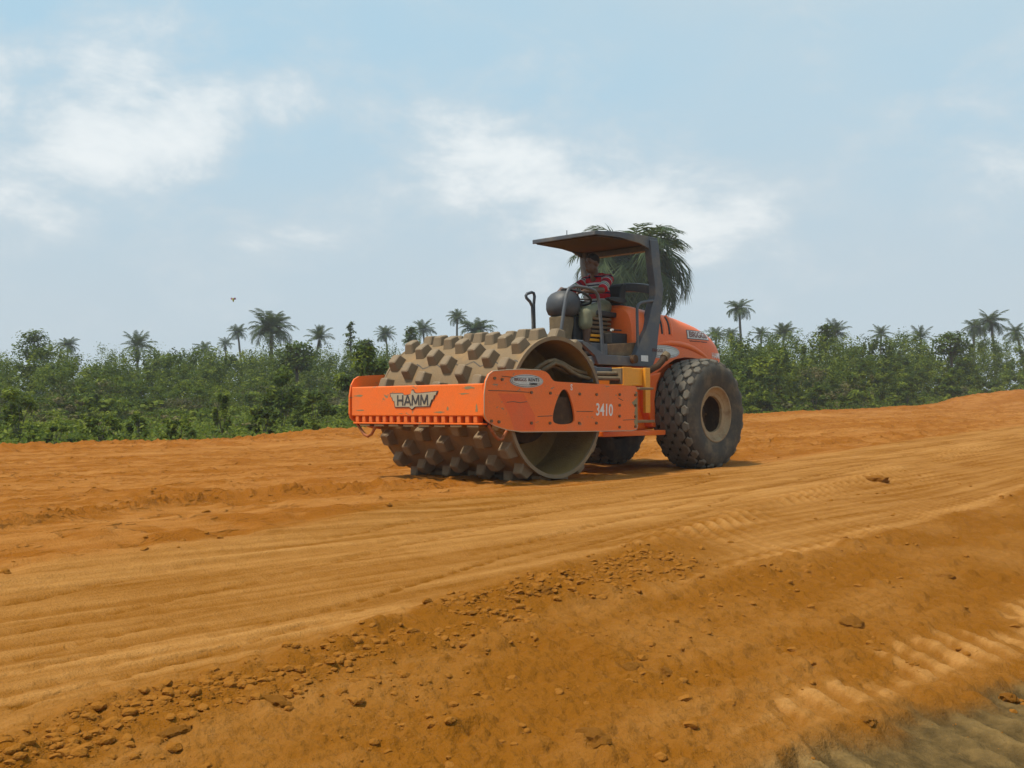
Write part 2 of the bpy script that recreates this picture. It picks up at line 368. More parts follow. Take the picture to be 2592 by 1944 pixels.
def leaf_material(name, dark, mid, lite, transl=.35):
    m, t, b = new_mat(name)
    a = N(t, 'ShaderNodeAttribute', attribute_name='tone')
    cr = N(t, 'ShaderNodeValToRGB'); e = cr.color_ramp.elements
    e[0].position = 0; e[0].color = (*dark, 1); e[1].position = 1; e[1].color = (*lite, 1)
    k = e.new(.5); k.color = (*mid, 1)
    LK(t, a.outputs['Fac'], cr.inputs[0])
    LK(t, cr.outputs[0], b.inputs['Base Color']); b.inputs['Roughness'].default_value = .6; b.inputs['Specular IOR Level'].default_value = .12
    tr = N(t, 'ShaderNodeBsdfTranslucent'); LK(t, mixc(t, .5, cr.outputs[0], (.16, .2, .02)), tr.inputs[0])
    mx = N(t, 'ShaderNodeMixShader'); mx.inputs[0].default_value = transl
    LK(t, b.outputs[0], mx.inputs[1]); LK(t, tr.outputs[0], mx.inputs[2])
    LK(t, mx.outputs[0], t.nodes['Material Output'].inputs[0])
    return m
M['leaf'] = leaf_material('shrub_leaves', (.018, .036, .004), (.070, .112, .009), (.20, .235, .022))
M['leafdry'] = leaf_material('dry_scrub', (.045, .045, .018), (.10, .095, .035), (.20, .16, .07), .2)
M['frond'] = leaf_material('palm_fronds', (.020, .036, .014), (.045, .072, .026), (.10, .13, .05), .25)
M['bark'] = paint('palm_bark', (.10, .085, .065), .9, (.16, .13, .1), .5, 3.0, bump=.6, spec=.1)

# ------------------------------------------------------------------ mesh building
class MB:
    def __init__(s): s.v = []; s.f = []; s.sm = []
    def add(s, vs_, fs, smooth_=False):
        o = len(s.v); s.v += [tuple(p) for p in vs_]
        s.f += [tuple(i + o for i in q) for q in fs]; s.sm += [smooth_] * len(fs); return s
    def box(s, x0, x1, y0, y1, z0, z1):
        return s.add([(x0, y0, z0), (x1, y0, z0), (x1, y1, z0), (x0, y1, z0), (x0, y0, z1), (x1, y0, z1), (x1, y1, z1), (x0, y1, z1)],
                     [(3, 2, 1, 0), (4, 5, 6, 7), (0, 1, 5, 4), (1, 2, 6, 5), (2, 3, 7, 6), (3, 0, 4, 7)])
    def prism(s, poly, a0, a1, axis='y'):
        """polygon in (x,z) extruded in y, or (y,z) extruded in x, or (x,y) extruded in z"""
        n = len(poly)
        mk = {'y': lambda p, a: (p[0], a, p[1]), 'x': lambda p, a: (a, p[0], p[1]), 'z': lambda p, a: (p[0], p[1], a)}[axis]
        area = sum(poly[i][0] * poly[(i + 1) % n][1] - poly[(i + 1) % n][0] * poly[i][1] for i in range(n))
        if (area > 0) == (axis == 'y'): poly = poly[::-1]
        if a0 > a1: a0, a1 = a1, a0
        vv = [mk(p, a0) for p in poly] + [mk(p, a1) for p in poly]
        ff = [tuple(range(n - 1, -1, -1)), tuple(range(n, 2 * n))] + [(i, (i + 1) % n, (i + 1) % n + n, i + n) for i in range(n)]
        return s.add(vv, ff)
    def tube(s, path, r, seg=10, cap=True):
        P = [Vector(p) for p in path]; n = len(P)
        rr = r if isinstance(r, (list, tuple)) else [r] * n
        ref = None; rings = []
        for i in range(n):
            d = (P[min(i + 1, n - 1)] - P[max(i - 1, 0)]).normalized()
            if ref is None:
                ref = Vector((0, 0, 1)) if abs(d.z) < .9 else Vector((1, 0, 0))
            u = (ref - d * ref.dot(d)).normalized(); w = d.cross(u); ref = u
            rings.append([P[i] + (u * math.cos(a) + w * math.sin(a)) * rr[i] for a in (2 * math.pi * k / seg for k in range(seg))])
        vv = [p for ring in rings for p in ring]
        ff = [(i * seg + k, i * seg + (k + 1) % seg, (i + 1) * seg + (k + 1) % seg, (i + 1) * seg + k) for i in range(n - 1) for k in range(seg)]
        s.add(vv, ff, True)
        if cap:
            s.add(rings[0], [tuple(range(seg - 1, -1, -1))]); s.add(rings[-1], [tuple(range(seg))])
        return s
    def lathe_y(s, prof, seg=64, smooth_=True, closed=False):
        """profile of (y, r) turned about the y axis"""
        n = len(prof)
        vv = [(r * math.sin(2 * math.pi * k / seg), y, r * math.cos(2 * math.pi * k / seg)) for (y, r) in prof for k in range(seg)]
        ff = []
        for i in range(n - 1 + (1 if closed else 0)):
            j = (i + 1) % n
            for k in range(seg):
                k2 = (k + 1) % seg
                ff.append((i * seg + k, i * seg + k2, j * seg + k2, j * seg + k))
        return s.add(vv, ff, smooth_)
    def build(s, name, mat, parent=None, bevel=0.0, loc=None, auto=False):
        me = bpy.data.meshes.new(name); me.from_pydata(s.v, [], s.f)
        me.polygons.foreach_set('use_smooth', np.array(s.sm, dtype=bool)); me.update()
        return put(name, me, mat, parent, bevel, loc)
def put(name, me, mat, parent=None, bevel=0.0, loc=None, rot=None):
    if mat is not None and not me.materials: me.materials.append(M[mat] if isinstance(mat, str) else mat)
    o = bpy.data.objects.new(name, me); COL.objects.link(o)
    if parent: o.parent = parent
    if loc: o.location = loc
    if rot: o.rotation_euler = rot
    if bevel:
        bv = o.modifiers.new('bevel', 'BEVEL'); bv.width = bevel; bv.segments = 2; bv.limit_method = 'ANGLE'; bv.angle_limit = math.radians(35)
    return o
def tag(o, label=None, cat=None, group=None, kind=None):
    for k, v in (('label', label), ('category', cat), ('group', group), ('kind', kind)):
        if v: o[k] = v
    return o
def empty(name, loc=(0, 0, 0), rz=0.0):
    o = bpy.data.objects.new(name, None); COL.objects.link(o); o.location = loc; o.rotation_euler = (0, 0, rz); o.empty_display_size = .2
    return o
def mesh_np(name, V, Fq, tone=None, mat=None, smooth_=False, attr='tone'):
    me = bpy.data.meshes.new(name)
    k = Fq.shape[1]
    me.vertices.add(len(V)); me.vertices.foreach_set('co', V.astype(np.float32).ravel())
    me.loops.add(Fq.size); me.loops.foreach_set('vertex_index', Fq.astype(np.int32).ravel())
    me.polygons.add(len(Fq)); me.polygons.foreach_set('loop_start', np.arange(0, Fq.size, k, dtype=np.int32))
    me.polygons.foreach_set('loop_total', np.full(len(Fq), k, dtype=np.int32))
    me.polygons.foreach_set('use_smooth', np.full(len(Fq), smooth_))
    if tone is not None:
        a = me.attributes.new(attr, 'FLOAT', 'FACE' if len(tone) == len(Fq) else 'POINT'); a.data.foreach_set('value', tone.astype(np.float32))
    me.update(calc_edges=True); me.validate()
    if mat: me.materials.append(M[mat])
    return me
def text_verts(body, size, bold=0.0, extrude=.0015, shear=0.0, spacing=1.0):
    c = bpy.data.curves.new('txt', 'FONT'); c.body = body; c.size = size; c.align_x = 'CENTER'; c.align_y = 'CENTER'
    c.extrude = extrude; c.offset = bold; c.shear = shear; c.space_character = spacing; c.resolution_u = 3
    o = bpy.data.objects.new('txt', c); COL.objects.link(o)
    dg = bpy.context.evaluated_depsgraph_get(); me = bpy.data.meshes.new_from_object(o.evaluated_get(dg))
    V = [tuple(v.co) for v in me.vertices]; Fc = [tuple(p.vertices) for p in me.polygons]
    bpy.data.objects.remove(o); bpy.data.curves.remove(c); bpy.data.meshes.remove(me)
    return V, Fc
def text_on(name, body, size, mat, parent, center, face='side', stretch=(1, 1), tilt=0.0, **kw):
    """lettering laid on the near side (face='side', normal +y) or on the front (normal +x); fitted in metres"""
    V, Fc = text_verts(body, size, **kw)
    ca, sa = math.cos(tilt), math.sin(tilt); out = []
    for (x, y, z) in V:
        x, y = x * stretch[0], y * stretch[1]; x, y = x * ca - y * sa, x * sa + y * ca
        if face == 'side': out.append((center[0] - x, center[1] + z, center[2] + y))
        else: out.append((center[0] + z, center[1] + x, center[2] + y))
    b = MB(); b.add(out, Fc)
    return b.build(name, mat, parent)

# ------------------------------------------------------------------ ground sheet
th = np.concatenate([np.linspace(-180, -62, 40)[:-1], np.linspace(-62, -31, 60)[:-1], np.linspace(-31, 31, 600), np.linspace(31, 62, 60)[1:], np.linspace(62, 180, 40)[1:-1]]) * math.pi / 180
r = np.concatenate([[.25, 1.0, 1.8], np.exp(np.linspace(math.log(2.5), math.log(9), 420))[:-1], np.exp(np.linspace(math.log(9), math.log(110), 420)), np.exp(np.linspace(math.log(112), math.log(600), 30))])
TH, RR = np.meshgrid(th, r)
GX, GY = RR * np.sin(TH), RR * np.cos(TH)
S_, T_ = w2st(GX, GY)
H, LT, MU, VG, RD = ground(S_, T_)
nr, nc = TH.shape
V = np.stack([GX.ravel(), GY.ravel(), H.ravel()], 1)
i = np.arange(nr - 1)[:, None] * nc; j = np.arange(nc)[None, :]; j2 = (j + 1) % nc
Fq = np.stack([i + j, i + j2, i + nc + j2, i + nc + j], -1).reshape(-1, 4)[:, ::-1]
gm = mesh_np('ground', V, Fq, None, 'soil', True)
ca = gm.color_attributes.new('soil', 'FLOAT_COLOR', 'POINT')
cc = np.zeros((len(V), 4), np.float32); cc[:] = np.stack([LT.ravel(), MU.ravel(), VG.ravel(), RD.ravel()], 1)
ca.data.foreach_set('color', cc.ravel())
go = put('ground', gm, None); tag(go, kind='structure', label='orange laterite road bed with rolled lanes, tyre tracks and loose soil')


# ================================================================== ROAD ROLLER
# local frame: x forward (drum), y towards the near side, z up
roller = empty('road_roller', (OX, OY, 0), ANG)
tag(roller, 'orange road roller with a studded padfoot drum and black canopy frame', 'road roller')
from mathutils.geometry import tessellate_polygon
def plate_with_hole(mb, outer, hole, y0, y1):
    loops = [outer] + ([hole] if hole else [])
    flat = [p for l in loops for p in l]
    tris = tessellate_polygon([[Vector((p[0], p[1], 0)) for p in l] for l in loops])
    n = len(flat)
    mb.add([(p[0], y1, p[1]) for p in flat], [tuple(q) for q in tris]); mb.add([(p[0], y0, p[1]) for p in flat], [tuple(q)[::-1] for q in tris])
    for l in loops:
        m = len(l)
        mb.add([(p[0], y0, p[1]) for p in l] + [(p[0], y1, p[1]) for p in l], [(i, (i + 1) % m, (i + 1) % m + m, i + m) for i in range(m)])
    return mb
def smooth_loop(poly, it=1):
    for _ in range(it):
        out = []
        for a, b in zip(poly, poly[1:] + poly[:1]):
            out += [(.75 * a[0] + .25 * b[0], .75 * a[1] + .25 * b[1]), (.25 * a[0] + .75 * b[0], .25 * a[1] + .75 * b[1])]
        poly = out
    return poly

# ---- drum
DR, ZC, YD = .7754, .8124, 1.055
mb = MB()
mb.lathe_y([(-YD, DR - .035), (-YD, DR), (YD, DR), (YD, DR - .035)], 96, True)
drum = mb.build('drum', 'steel', roller, loc=(0, 0, ZC))
drum.modifiers.new('es', 'EDGE_SPLIT').split_angle = math.radians(40)
mb = MB()
for sgn in (1, -1):
    mb.lathe_y([(sgn * YD, DR - .035), (sgn * .48, DR - .05), (sgn * .47, .30)], 80, True)
inner = mb.build('drum_inside', 'inner', drum); inner.modifiers.new('es', 'EDGE_SPLIT').split_angle = math.radians(40)
mb = MB().lathe_y([(.46, .42), (.60, .40), (.61, .22), (.80, .20), (.81, .0)], 40, True)
mb.lathe_y([(-.46, .42), (-.60, .40), (-.61, .22), (-.8, .20), (-.81, 0)], 40, True)
hub = mb.build('drum_hub', 'rust', drum); hub.modifiers.new('es', 'EDGE_SPLIT').split_angle = math.radians(40)
def rim_ring(y):
    return MB().lathe_y([(y - .012, DR - .036), (y - .012, DR + .006), (y + .012, DR + .006), (y + .012, DR - .036)], 96, False, True)
rim_ring(YD - .004).build('rim_band', 'padtop', drum); rim_ring(-YD + .004).build('rim_band', 'padtop', drum)
def pad_mesh():
    # bottom, shoulder and top outlines (x along the circumference, y along the axle)
    lv = [(-.02, -.098, .110, .078), (.008, -.088, .098, .073), (.098, -.066, .058, .063), (.108, -.055, .046, .052)]
    b = MB(); rings = []
    for z, x0, x1, hw in lv:
        c = .016 if z > .05 else .012
        rings.append([(x0 + c, -hw, z), (x1 - c, -hw, z), (x1, -hw + c, z), (x1, hw - c, z), (x1 - c, hw, z), (x0 + c, hw, z), (x0, hw - c, z), (x0, -hw + c, z)])
    vv = []
    for rg in rings:
        for (x, y, z) in rg:
            R_ = DR + z; a = x / DR
            vv.append((R_ * math.sin(a), y, R_ * math.cos(a) ))
    ff = [(i * 8 + k, i * 8 + (k + 1) % 8, (i + 1) * 8 + (k + 1) % 8, (i + 1) * 8 + k) for i in range(3) for k in range(8)] + [tuple(range(24, 32))]
    b.add(vv, ff)
    me = bpy.data.meshes.new('pad'); me.from_pydata(b.v, [], b.f); me.materials.append(M['padtop']); me.update()
    return me
pm = pad_mesh(); NP = 16
for ring in range(7):
    y = -.93 + .31 * ring
    for k in range(NP):
        a = 2 * math.pi * (k + ring * .40 + .15) / NP
        put('pad', pm, None, drum, loc=(0, y, 0), rot=(0, a, 0))
# zigzag joint between the bolted shell halves
for base_a in (math.radians(52), math.radians(52 + 180)):
    mb = MB(); yy = np.linspace(-YD + .02, YD - .02, 43); pts = []
    for q, y in enumerate(yy):
        ph = (y + 1.05) / .31
        a = base_a + .105 * (2 * abs(ph % 1 - .5) - .5)
        pts.append((a, y))
    vv = []
    for a, y in pts:
        for da in (-.008, .008):
            vv.append(((DR + .002) * math.sin(a + da), y, (DR + .002) * math.cos(a + da)))
    mb.add(vv, [(2 * q, 2 * q + 1, 2 * q + 3, 2 * q + 2) for q in range(len(pts) - 1)])
    mb.build('shell_joint', 'black', drum)

# ---- front frame
xf = 1.174
mb = MB().box(1.06, xf, -1.07, 1.07, .722, 1.057)
bumper = mb.build('bumper', 'orange', roller, bevel=.012)
tooth = MB().box(1.075, 1.166, -.028, .028, .652, .726)
tm = None
for k in range(17):
    y = -.98 + k * 1.96 / 16.0 * .985
    if tm is None:
        o = tooth.build('scraper_tooth', 'orange', bumper, bevel=.006); tm = o.data
    else:
        o = put('scraper_tooth', tm, None, bumper, .006)
    o.location = (0, y, 0)
MB().box(1.02, 1.058, -1.05, 1.05, .61, .74).build('tooth_gap_shade', 'black', bumper)  # added black strip standing in for the drum's shade between the teeth
MB().box(1.085, 1.168, -1.05, 1.05, .634, .652).build('tooth_rail', 'orange', bumper, bevel=.005)
for k in range(8):
    MB().box(1.05, 1.16, -.93 + k * .25, -.93 + k * .25 + .17, .606, .633).build('scraper_blade', 'steel', bumper, bevel=.005)
for sy, pts in ((-1, [(-1.05, .645), (-.90, .51), (-.84, .49), (-.77, .518), (-.69, .62)]), (1, None)):
    if pts is None:
        path = [(1.08, 1.06, .63), (.99, 1.06, .52), (.93, 1.06, .482), (.88, 1.06, .487), (.80, 1.06, .58)]
    else:
        path = [(1.12, y, z) for y, z in pts]
    MB().tube(path, .017, 8).build('tow_eye', 'rustorange', bumper)
# emblem
emb = [(-.381, .978), (-.17, .978), (-.14, .955), (-.10, .955), (-.03, .965), (-.012, 1.012), (.018, 1.012), (.03, .985), (.06, .975), (.10, .975), (.408, .992), (.388, .952), (.362, .948), (.348, .905), (.322, .900),
       (.283, .824), (.045, .82), (-.008, .788), (-.055, .818), (-.297, .817), (-.312, .888), (-.338, .892), (-.350, .932), (-.372, .936)]
cy_, cz_ = .0, .895
def sc(p, k): return [(cy_ + (a - cy_) * k, cz_ + (b - cz_) * (1 + (k - 1) * 2.0)) for a, b in p]
em = MB().prism(emb, xf + .001, xf + .006, 'x').build('emblem', 'ink', bumper)
MB().prism(sc(emb, .955), xf + .007, xf + .010, 'x').build('emblem_face', 'emblem', bumper)
def strokes(mb_, y0, z0, w_, h_, segs, th_):
    for a, b in segs:
        p, q = Vector((y0 + a[0] * w_, z0 + a[1] * h_)), Vector((y0 + b[0] * w_, z0 + b[1] * h_)); d_ = (q - p).normalized(); n2_ = Vector((-d_.y, d_.x)) * th_ / 2
        mb_.prism([tuple(p + n2_), tuple(q + n2_), tuple(q - n2_), tuple(p - n2_)], xf + .0105, xf + .0125 + .0004 * len(mb_.v) / 8 % .002, 'x')
LH = [((.1, 0), (.1, 1)), ((.9, 0), (.9, 1)), ((.1, .5), (.9, .5))]; LA = [((0, 0), (.5, 1)), ((1, 0), (.5, 1)), ((.2, .33), (.8, .33))]
LM = [((.06, 0), (.1, 1)), ((.94, 0), (.9, 1)), ((.1, 1), (.5, .15)), ((.9, 1), (.5, .15))]
for y0_, w_, sg_ in ((-.250, .105, LH), (-.128, .105, LA), (-.008, .125, LM), (.132, .125, LM)):
    lm_ = MB(); strokes(lm_, y0_, .838, w_, .115, sg_, .021); lm_.build('lettering', 'ink', bumper)
# side plates
outer = [(1.191, .75), (1.19, .95), (1.165, 1.08), (1.12, 1.15), (1.054, 1.185), (.861, 1.20), (.605, 1.214), (.33, 1.211), (.24, 1.195), (.19, 1.165), (.145, 1.12), (.11, 1.098), (.053, 1.092),
         (-.6, 1.078), (-1.276, 1.065), (-1.37, 1.06), (-1.40, 1.03), (-1.405, .60), (-1.38, .545), (-1.27, .532), (-.4, .540), (.639, .553), (.865, .580), (1.03, .620), (1.13, .665), (1.175, .70)]
hole = smooth_loop([(-.02, 1.01), (-.11, 1.01), (-.19, .88), (-.24, .72), (-.225, .625), (.12, .625), (.14, .72), (.075, .88)], 2)[::-1]
plate = plate_with_hole(MB(), outer, hole, 1.083, 1.105).build('side_plate', 'orange', roller, bevel=.004)
plate_with_hole(MB(), outer, hole, -1.105, -1.083).build('side_plate', 'orange', roller, bevel=.004)
bolt = MB()
bolt.prism([(.017 * math.cos(a), .017 * math.sin(a)) for a in (k * math.pi / 3 for k in range(6))], 1.105, 1.120, 'y')
bm_ = None
for bx, bz in [(1.041, 1.11), (.931, 1.10), (.483, .97), (.177, .965), (-.319, .959), (-.621, .956), (-1.052, .959), (-1.357, .955), (-1.048, .834), (-1.36, .832), (-1.047, .707), (-1.354, .70), (-1.045, .579), (-1.353, .58), (.982, .663), (1.091, .673), (.486, .645), (.187, .641), (-.308, .635), (-.614, .631)]:
    if bm_ is None: o = bolt.build('bolt', 'bolt', plate); bm_ = o.data
    else: o = put('bolt', bm_, None, plate)
    o.location = (bx, 0, bz)
def ellipse(cx, cz, a, b, n=40, conf=None): return [(cx + a * math.cos(2 * math.pi * k / n), cz + b * math.sin(2 * math.pi * k / n)) for k in range(n)]
def oval_decal(parent, cx, cz, a, b, y, word=True, conf=None):
    f = conf or (lambda s, z: y)
    def lay(name, mat, ka, off):
        n = 40; pts = ellipse(cx, cz, a * ka, b * (1 - (1 - ka) * a / b), n)
        rr_ = [(cx, cz)] + ellipse(cx, cz, a * ka * .5, b * (1 - (1 - ka) * a / b) * .5, n) + pts
        vv = [(p[0], f(*p) + off, p[1]) for p in rr_]
        ff = [(0, 1 + (k + 1) % n, 1 + k) for k in range(n)] + [(1 + k, 1 + (k + 1) % n, 1 + n + (k + 1) % n, 1 + n + k) for k in range(n)]
        return MB().add(vv, ff).build(name, mat, parent)
    lay('decal', 'silver', 1.0, .003); lay('decal_ring', 'ink', .975, .005); lay('decal_ring', 'silver', .955, .007); lay('decal_ring', 'ink', .90, .009); lay('decal_face', 'silver', .885, .011)
    y0 = f(cx, cz)
    if word:
        text_on('lettering', 'BRIGGS', .1, 'inkred', parent, (cx + a * .42, y0 + .014, cz + .012), 'side', stretch=(a * .80 / .37, b * .5 / .072), bold=.0)
        text_on('lettering', 'RENTS', .1, 'ink', parent, (cx - a * .38, y0 + .014, cz + .012), 'side', stretch=(a * .75 / .33, b * .5 / .072), bold=.0005)
        text_on('lettering', 'EQUIPMENT', .03, 'ink', parent, (cx - a * .36, y0 + .014, cz - b * .45), 'side', stretch=(a * .55 / .19, 1.2), bold=0)
oval_decal(plate, .552, 1.090, .262, .070, 1.105)
text_on('lettering', '3410', .2, 'white', plate, (-.766, 1.107, .775), 'side', stretch=(.80, .98), tilt=-.03, bold=.003, extrude=.0008)
text_on('lettering', 'S', .11, 'white', plate, (-.183, 1.107, 1.030), 'side', stretch=(.75, .85), bold=.002, extrude=.0008)
# worn bright edges and scratches: thin metal lips
MB().tube([(x, 1.106, z) for x, z in outer[17:26] + outer[:8]], .0045, 6).build('worn_edge', 'emblem', plate)
MB().add([(a, 1.1062, b) for a, b in ((.99, .955), (.60, .955), (.42, .72), (.43, .57), (.75, .575), (.82, .74))], [(0, 1, 2, 3, 4, 5)]).build('repainted_patch', 'orange2', plate)
for pth in ([(1.13, .985), (.8, .982), (.51, .972)], [(.86, .865), (.76, .873), (.66, .862), (.55, .872)], [(.38, .715), (.14, .72)], [(-.27, .765), (-.56, .765)], [(-1.03, .92), (-1.12, .89)], [(-1.12, .66), (-1.36, .665)], [(.75, 1.125), (.93, 1.135)]):
    MB().tube([(a, 1.1058, b) for a, b in pth], .0038, 6).build('scratch', 'bolt', plate)
def scrape(mat, yz):
    r_ = np.random.default_rng(int(abs(yz[0]) * 1000) + 3); cyy, czz, wy, wz = yz; n = 14
    pts = [(cyy + wy * math.cos(6.283 * k / n) * r_.uniform(.45, 1.1), czz + wz * math.sin(6.283 * k / n) * r_.uniform(.3, 1.2)) for k in range(n)]
    MB().add([(xf + .0015, a, b) for a, b in pts], [tuple(range(n))]).build('scrape', mat, bumper)
for q in ((-.93, .955, .13, .012), (.86, 1.015, .10, .018), (.80, .955, .09, .010), (.42, .765, .10, .010), (.55, .80, .02, .03), (-.9, .79, .10, .007), (-.2, .75, .05, .004), (.98, .80, .02, .05)): scrape('bolt2', q)
MB().add([(a, 1.1064, b) for a, b in ((-1.404, .99), (-1.36, 1.0), (-1.40, .93), (-1.35, .90), (-1.29, .865), (-1.36, .80), (-1.34, .74), (-1.37, .70), (-1.33, .64), (-1.36, .58), (-1.404, .60))], [tuple(range(11))]).build('bare_metal', 'bolt2', plate)
# frame cross member, drum carrier behind the plate
MB().box(-1.39, -1.15, -1.08, 1.08, .60, 1.02).build('cross_member', 'orange', roller, bevel=.012)
MB().box(-.34, .36, .86, 1.06, .56, .93).build('drum_carrier', 'rust', roller, bevel=.02)
MB().box(-.34, .36, -1.06, -.86, .56, .93).build('drum_carrier', 'rust', roller, bevel=.02)
mb = MB(); mb.box(-1.80, -1.52, .93, 1.06, 1.022, 1.052); mb.build('frame_lug', 'steel', roller, bevel=.005)
MB().box(-1.82, -1.36, .93, 1.06, .622, .655).build('frame_lug', 'steel', roller, bevel=.005)
MB().box(-2.45, -1.15, -.78, .78, .455, .520).build('belly_plate', 'orange', roller, bevel=.01)

# ---- hoses
hz = [[(.30, .70, 1.05), (.24, .88, 1.19), (.153, .95, 1.272), (.045, .95, 1.316), (-.08, .95, 1.336), (-.207, .95, 1.308), (-.352, .95, 1.255), (-.483, .95, 1.221), (-.633, .95, 1.203), (-.9, .95, 1.207), (-1.21, .95, 1.213)],
      [(.25, .66, 1.0), (.19, .86, 1.15), (.10, .97, 1.24), (-.049, .98, 1.305), (-.175, .98, 1.285), (-.319, .98, 1.217), (-.466, .98, 1.168), (-.632, .98, 1.147), (-.9, .98, 1.148), (-1.21, .98, 1.152)],
      [(.15, .70, 1.02), (.10, .88, 1.15), (.02, .92, 1.25), (-.10, .92, 1.28), (-.25, .92, 1.23), (-.42, .92, 1.185), (-.632, .92, 1.175), (-1.21, .92, 1.18)]]
for p in hz: MB().tube(p, .024, 10).build('hose', 'hose', roller)
MB().box(-.745, -.66, .86, 1.02, 1.10, 1.285).build('hose_clamp', 'grey', roller, bevel=.006)
MB().box(-1.235, -1.20, .84, 1.02, 1.085, 1.275).build('hose_clamp', 'hose', roller, bevel=.006)
MB().box(-1.21, -.76, .70, .88, 1.225, 1.285).build('hose_guard', 'grey', roller, bevel=.006)

# ---- rear frame and joint
for y0, y1 in ((.25, .84), (-.84, -.25)):
    MB().box(-1.95, -1.42, y0, y1, 1.075, 1.295).build('joint_housing', 'yellow', roller, bevel=.012)
MB().box(-1.975, -1.875, .842, .885, .74, 1.300).build('joint_post', 'yellow', roller, bevel=.006)
MB().box(-1.62, -1.44, .842, .87, 1.072, 1.300).build('joint_post', 'yellow', roller, bevel=.006)
MB().box(-2.62, -1.72, -.48, .48, .522, 1.07).build('rear_frame', 'orange', roller, bevel=.02)
MB().tube([(-1.2, 0, .5), (-1.2, 0, 1.1)], .12, 20).build('joint_pin', 'rust', roller)
MB().tube([(-1.75, 0, .8), (-1.2, 0, .8)], .16, 20).build('joint_yoke', 'rust', roller)

# ---- hood
HS = [(-2.12, 2.10, .50, 1.26), (-2.16, 2.145, .53, 1.22), (-2.3, 2.14, .555, 1.20), (-2.5, 2.115, .57, 1.24), (-2.7, 2.09, .60, 1.36), (-2.9, 2.065, .625, 1.45), (-3.1, 2.03, .635, 1.48), (-3.3, 1.99, .64, 1.48),
      (-3.5, 1.95, .64, 1.46), (-3.7, 1.893, .635, 1.42), (-3.84, 1.835, .63, 1.39), (-3.95, 1.76, .62, 1.36), (-4.03, 1.68, .60, 1.34), (-4.09, 1.59, .57, 1.33), (-4.12, 1.50, .53, 1.34)]
_hs = np.array(HS[::-1])
NX = 5.5
def hood_y(s, z):
    zt = np.interp(s, _hs[:, 0], _hs[:, 1]); hw = np.interp(s, _hs[:, 0], _hs[:, 2]); zb = np.interp(s, _hs[:, 0], _hs[:, 3])
    q = min(max((z - zb) / max(zt - zb, .05), 0), .995)
    return float(hw * (1 - q ** NX) ** (1 / NX))
mb = MB(); nse = 36; vv = []
for (s, zt, hw, zb) in HS:
    for k in range(nse + 1):
        a = math.pi * k / nse
        c_, s_ = math.cos(a), math.sin(a)
        vv.append((s, hw * math.copysign(abs(c_) ** (2 / NX), c_), zb + (zt - zb) * abs(s_) ** (2 / NX)))
ff = [(i * (nse + 1) + k, i * (nse + 1) + k + 1, (i + 1) * (nse + 1) + k + 1, (i + 1) * (nse + 1) + k) for i in range(len(HS) - 1) for k in range(nse)]
mb.add(vv, ff, True)
n_ = (nse + 1)
mb.add(vv[:n_], [tuple(range(n_))]); mb.add(vv[-n_:], [tuple(range(n_ - 1, -1, -1))])
mb.add([vv[i * n_] for i in range(len(HS))] + [vv[i * n_ + nse] for i in range(len(HS))], [(i, i + 1, i + 1 + len(HS), i + len(HS)) for i in range(len(HS) - 1)])
hood = mb.build('hood', 'hood', roller)
hood.modifiers.new('es', 'EDGE_SPLIT').split_angle = math.radians(50)
MB().box(-4.05, -2.3, -.46, .46, .62, 1.40).build('engine_body', 'hood', roller, bevel=.02)
# cheek below the platform towards the tyre
MB().prism([(-2.28, 1.22), (-2.30, .80), (-2.42, .55), (-2.50, .55), (-2.47, .9), (-2.52, 1.1), (-2.62, 1.27)], .42, .60, 'y').build('body_cheek', 'hood', roller, bevel=.015)
# vents
for s in (-2.66, -2.80):
    zz = np.linspace(1.775, 2.0, 9)
    MB().tube([(s, hood_y(s, z) - .008, z) for z in zz], .020, 8).build('vent_slot', 'black', hood)
    MB().tube([(s - .045, hood_y(s, z) - .012, z) for z in np.linspace(1.76, 2.02, 9)], .030, 10).build('vent_lip', 'hood', hood)
# wheel arch swage
ap = [(-2.50, 1.60), (-2.62, 1.645), (-2.80, 1.66), (-3.0, 1.655), (-3.19, 1.632), (-3.36, 1.595), (-3.50, 1.55), (-3.64, 1.50), (-3.72, 1.46)]
MB().tube([(s, hood_y(s, z) - .022, z) for s, z in ap], [.004, .03, .042, .046, .046, .044, .04, .03, .006], 12).build('arch_swage', 'hood', hood)
oval_decal(hood, -2.665, 1.540, .325, .088, 0, True, hood_y)
def quad_decal(name, mat, parent, s0, s1, z0, z1, off, tilt=0):
    nn = 8; vv = []; 
    for q in range(nn + 1):
        s = s0 + (s1 - s0) * q / nn
        for z in (z0, (z0 + z1) / 2, z1):
            vv.append((s, hood_y(s, z) + off, z))
    ff = [(q * 3 + c, q * 3 + c + 1, q * 3 + 4 + c, q * 3 + 3 + c) for q in range(nn) for c in (0, 1)]
    return MB().add(vv, ff).build(name, mat, parent)
bd = quad_decal('decal', 'ink', hood, -3.165, -3.725, 1.733, 1.856, .004)
quad_decal('decal_face', 'silver', hood, -3.178, -3.712, 1.742, 1.847, .006)
def text_hood(name, body, size, mat, s, z, off, **kw):
    st_ = kw.pop('stretch', (1, 1)); V_, F_ = text_verts(body, size, **kw)
    out = [(s - x * st_[0], hood_y(s - x * st_[0], z + y * st_[1]) + off + zz, z + y * st_[1]) for x, y, zz in V_]
    return MB().add(out, F_).build(name, mat, hood)
text_hood('lettering', 'BRIGGS', .12, 'inkred', -3.445, 1.794, .009, stretch=(1.16, .95), bold=.0015)
text_hood('lettering', 'Industrial Power Equipment', .03, 'ink', -3.44, 1.708, .005, stretch=(1.3, .8))
text_hood('lettering', 'HAMM', .12, 'white', -3.90, 1.525, .006, stretch=(.72, .95), bold=.001)
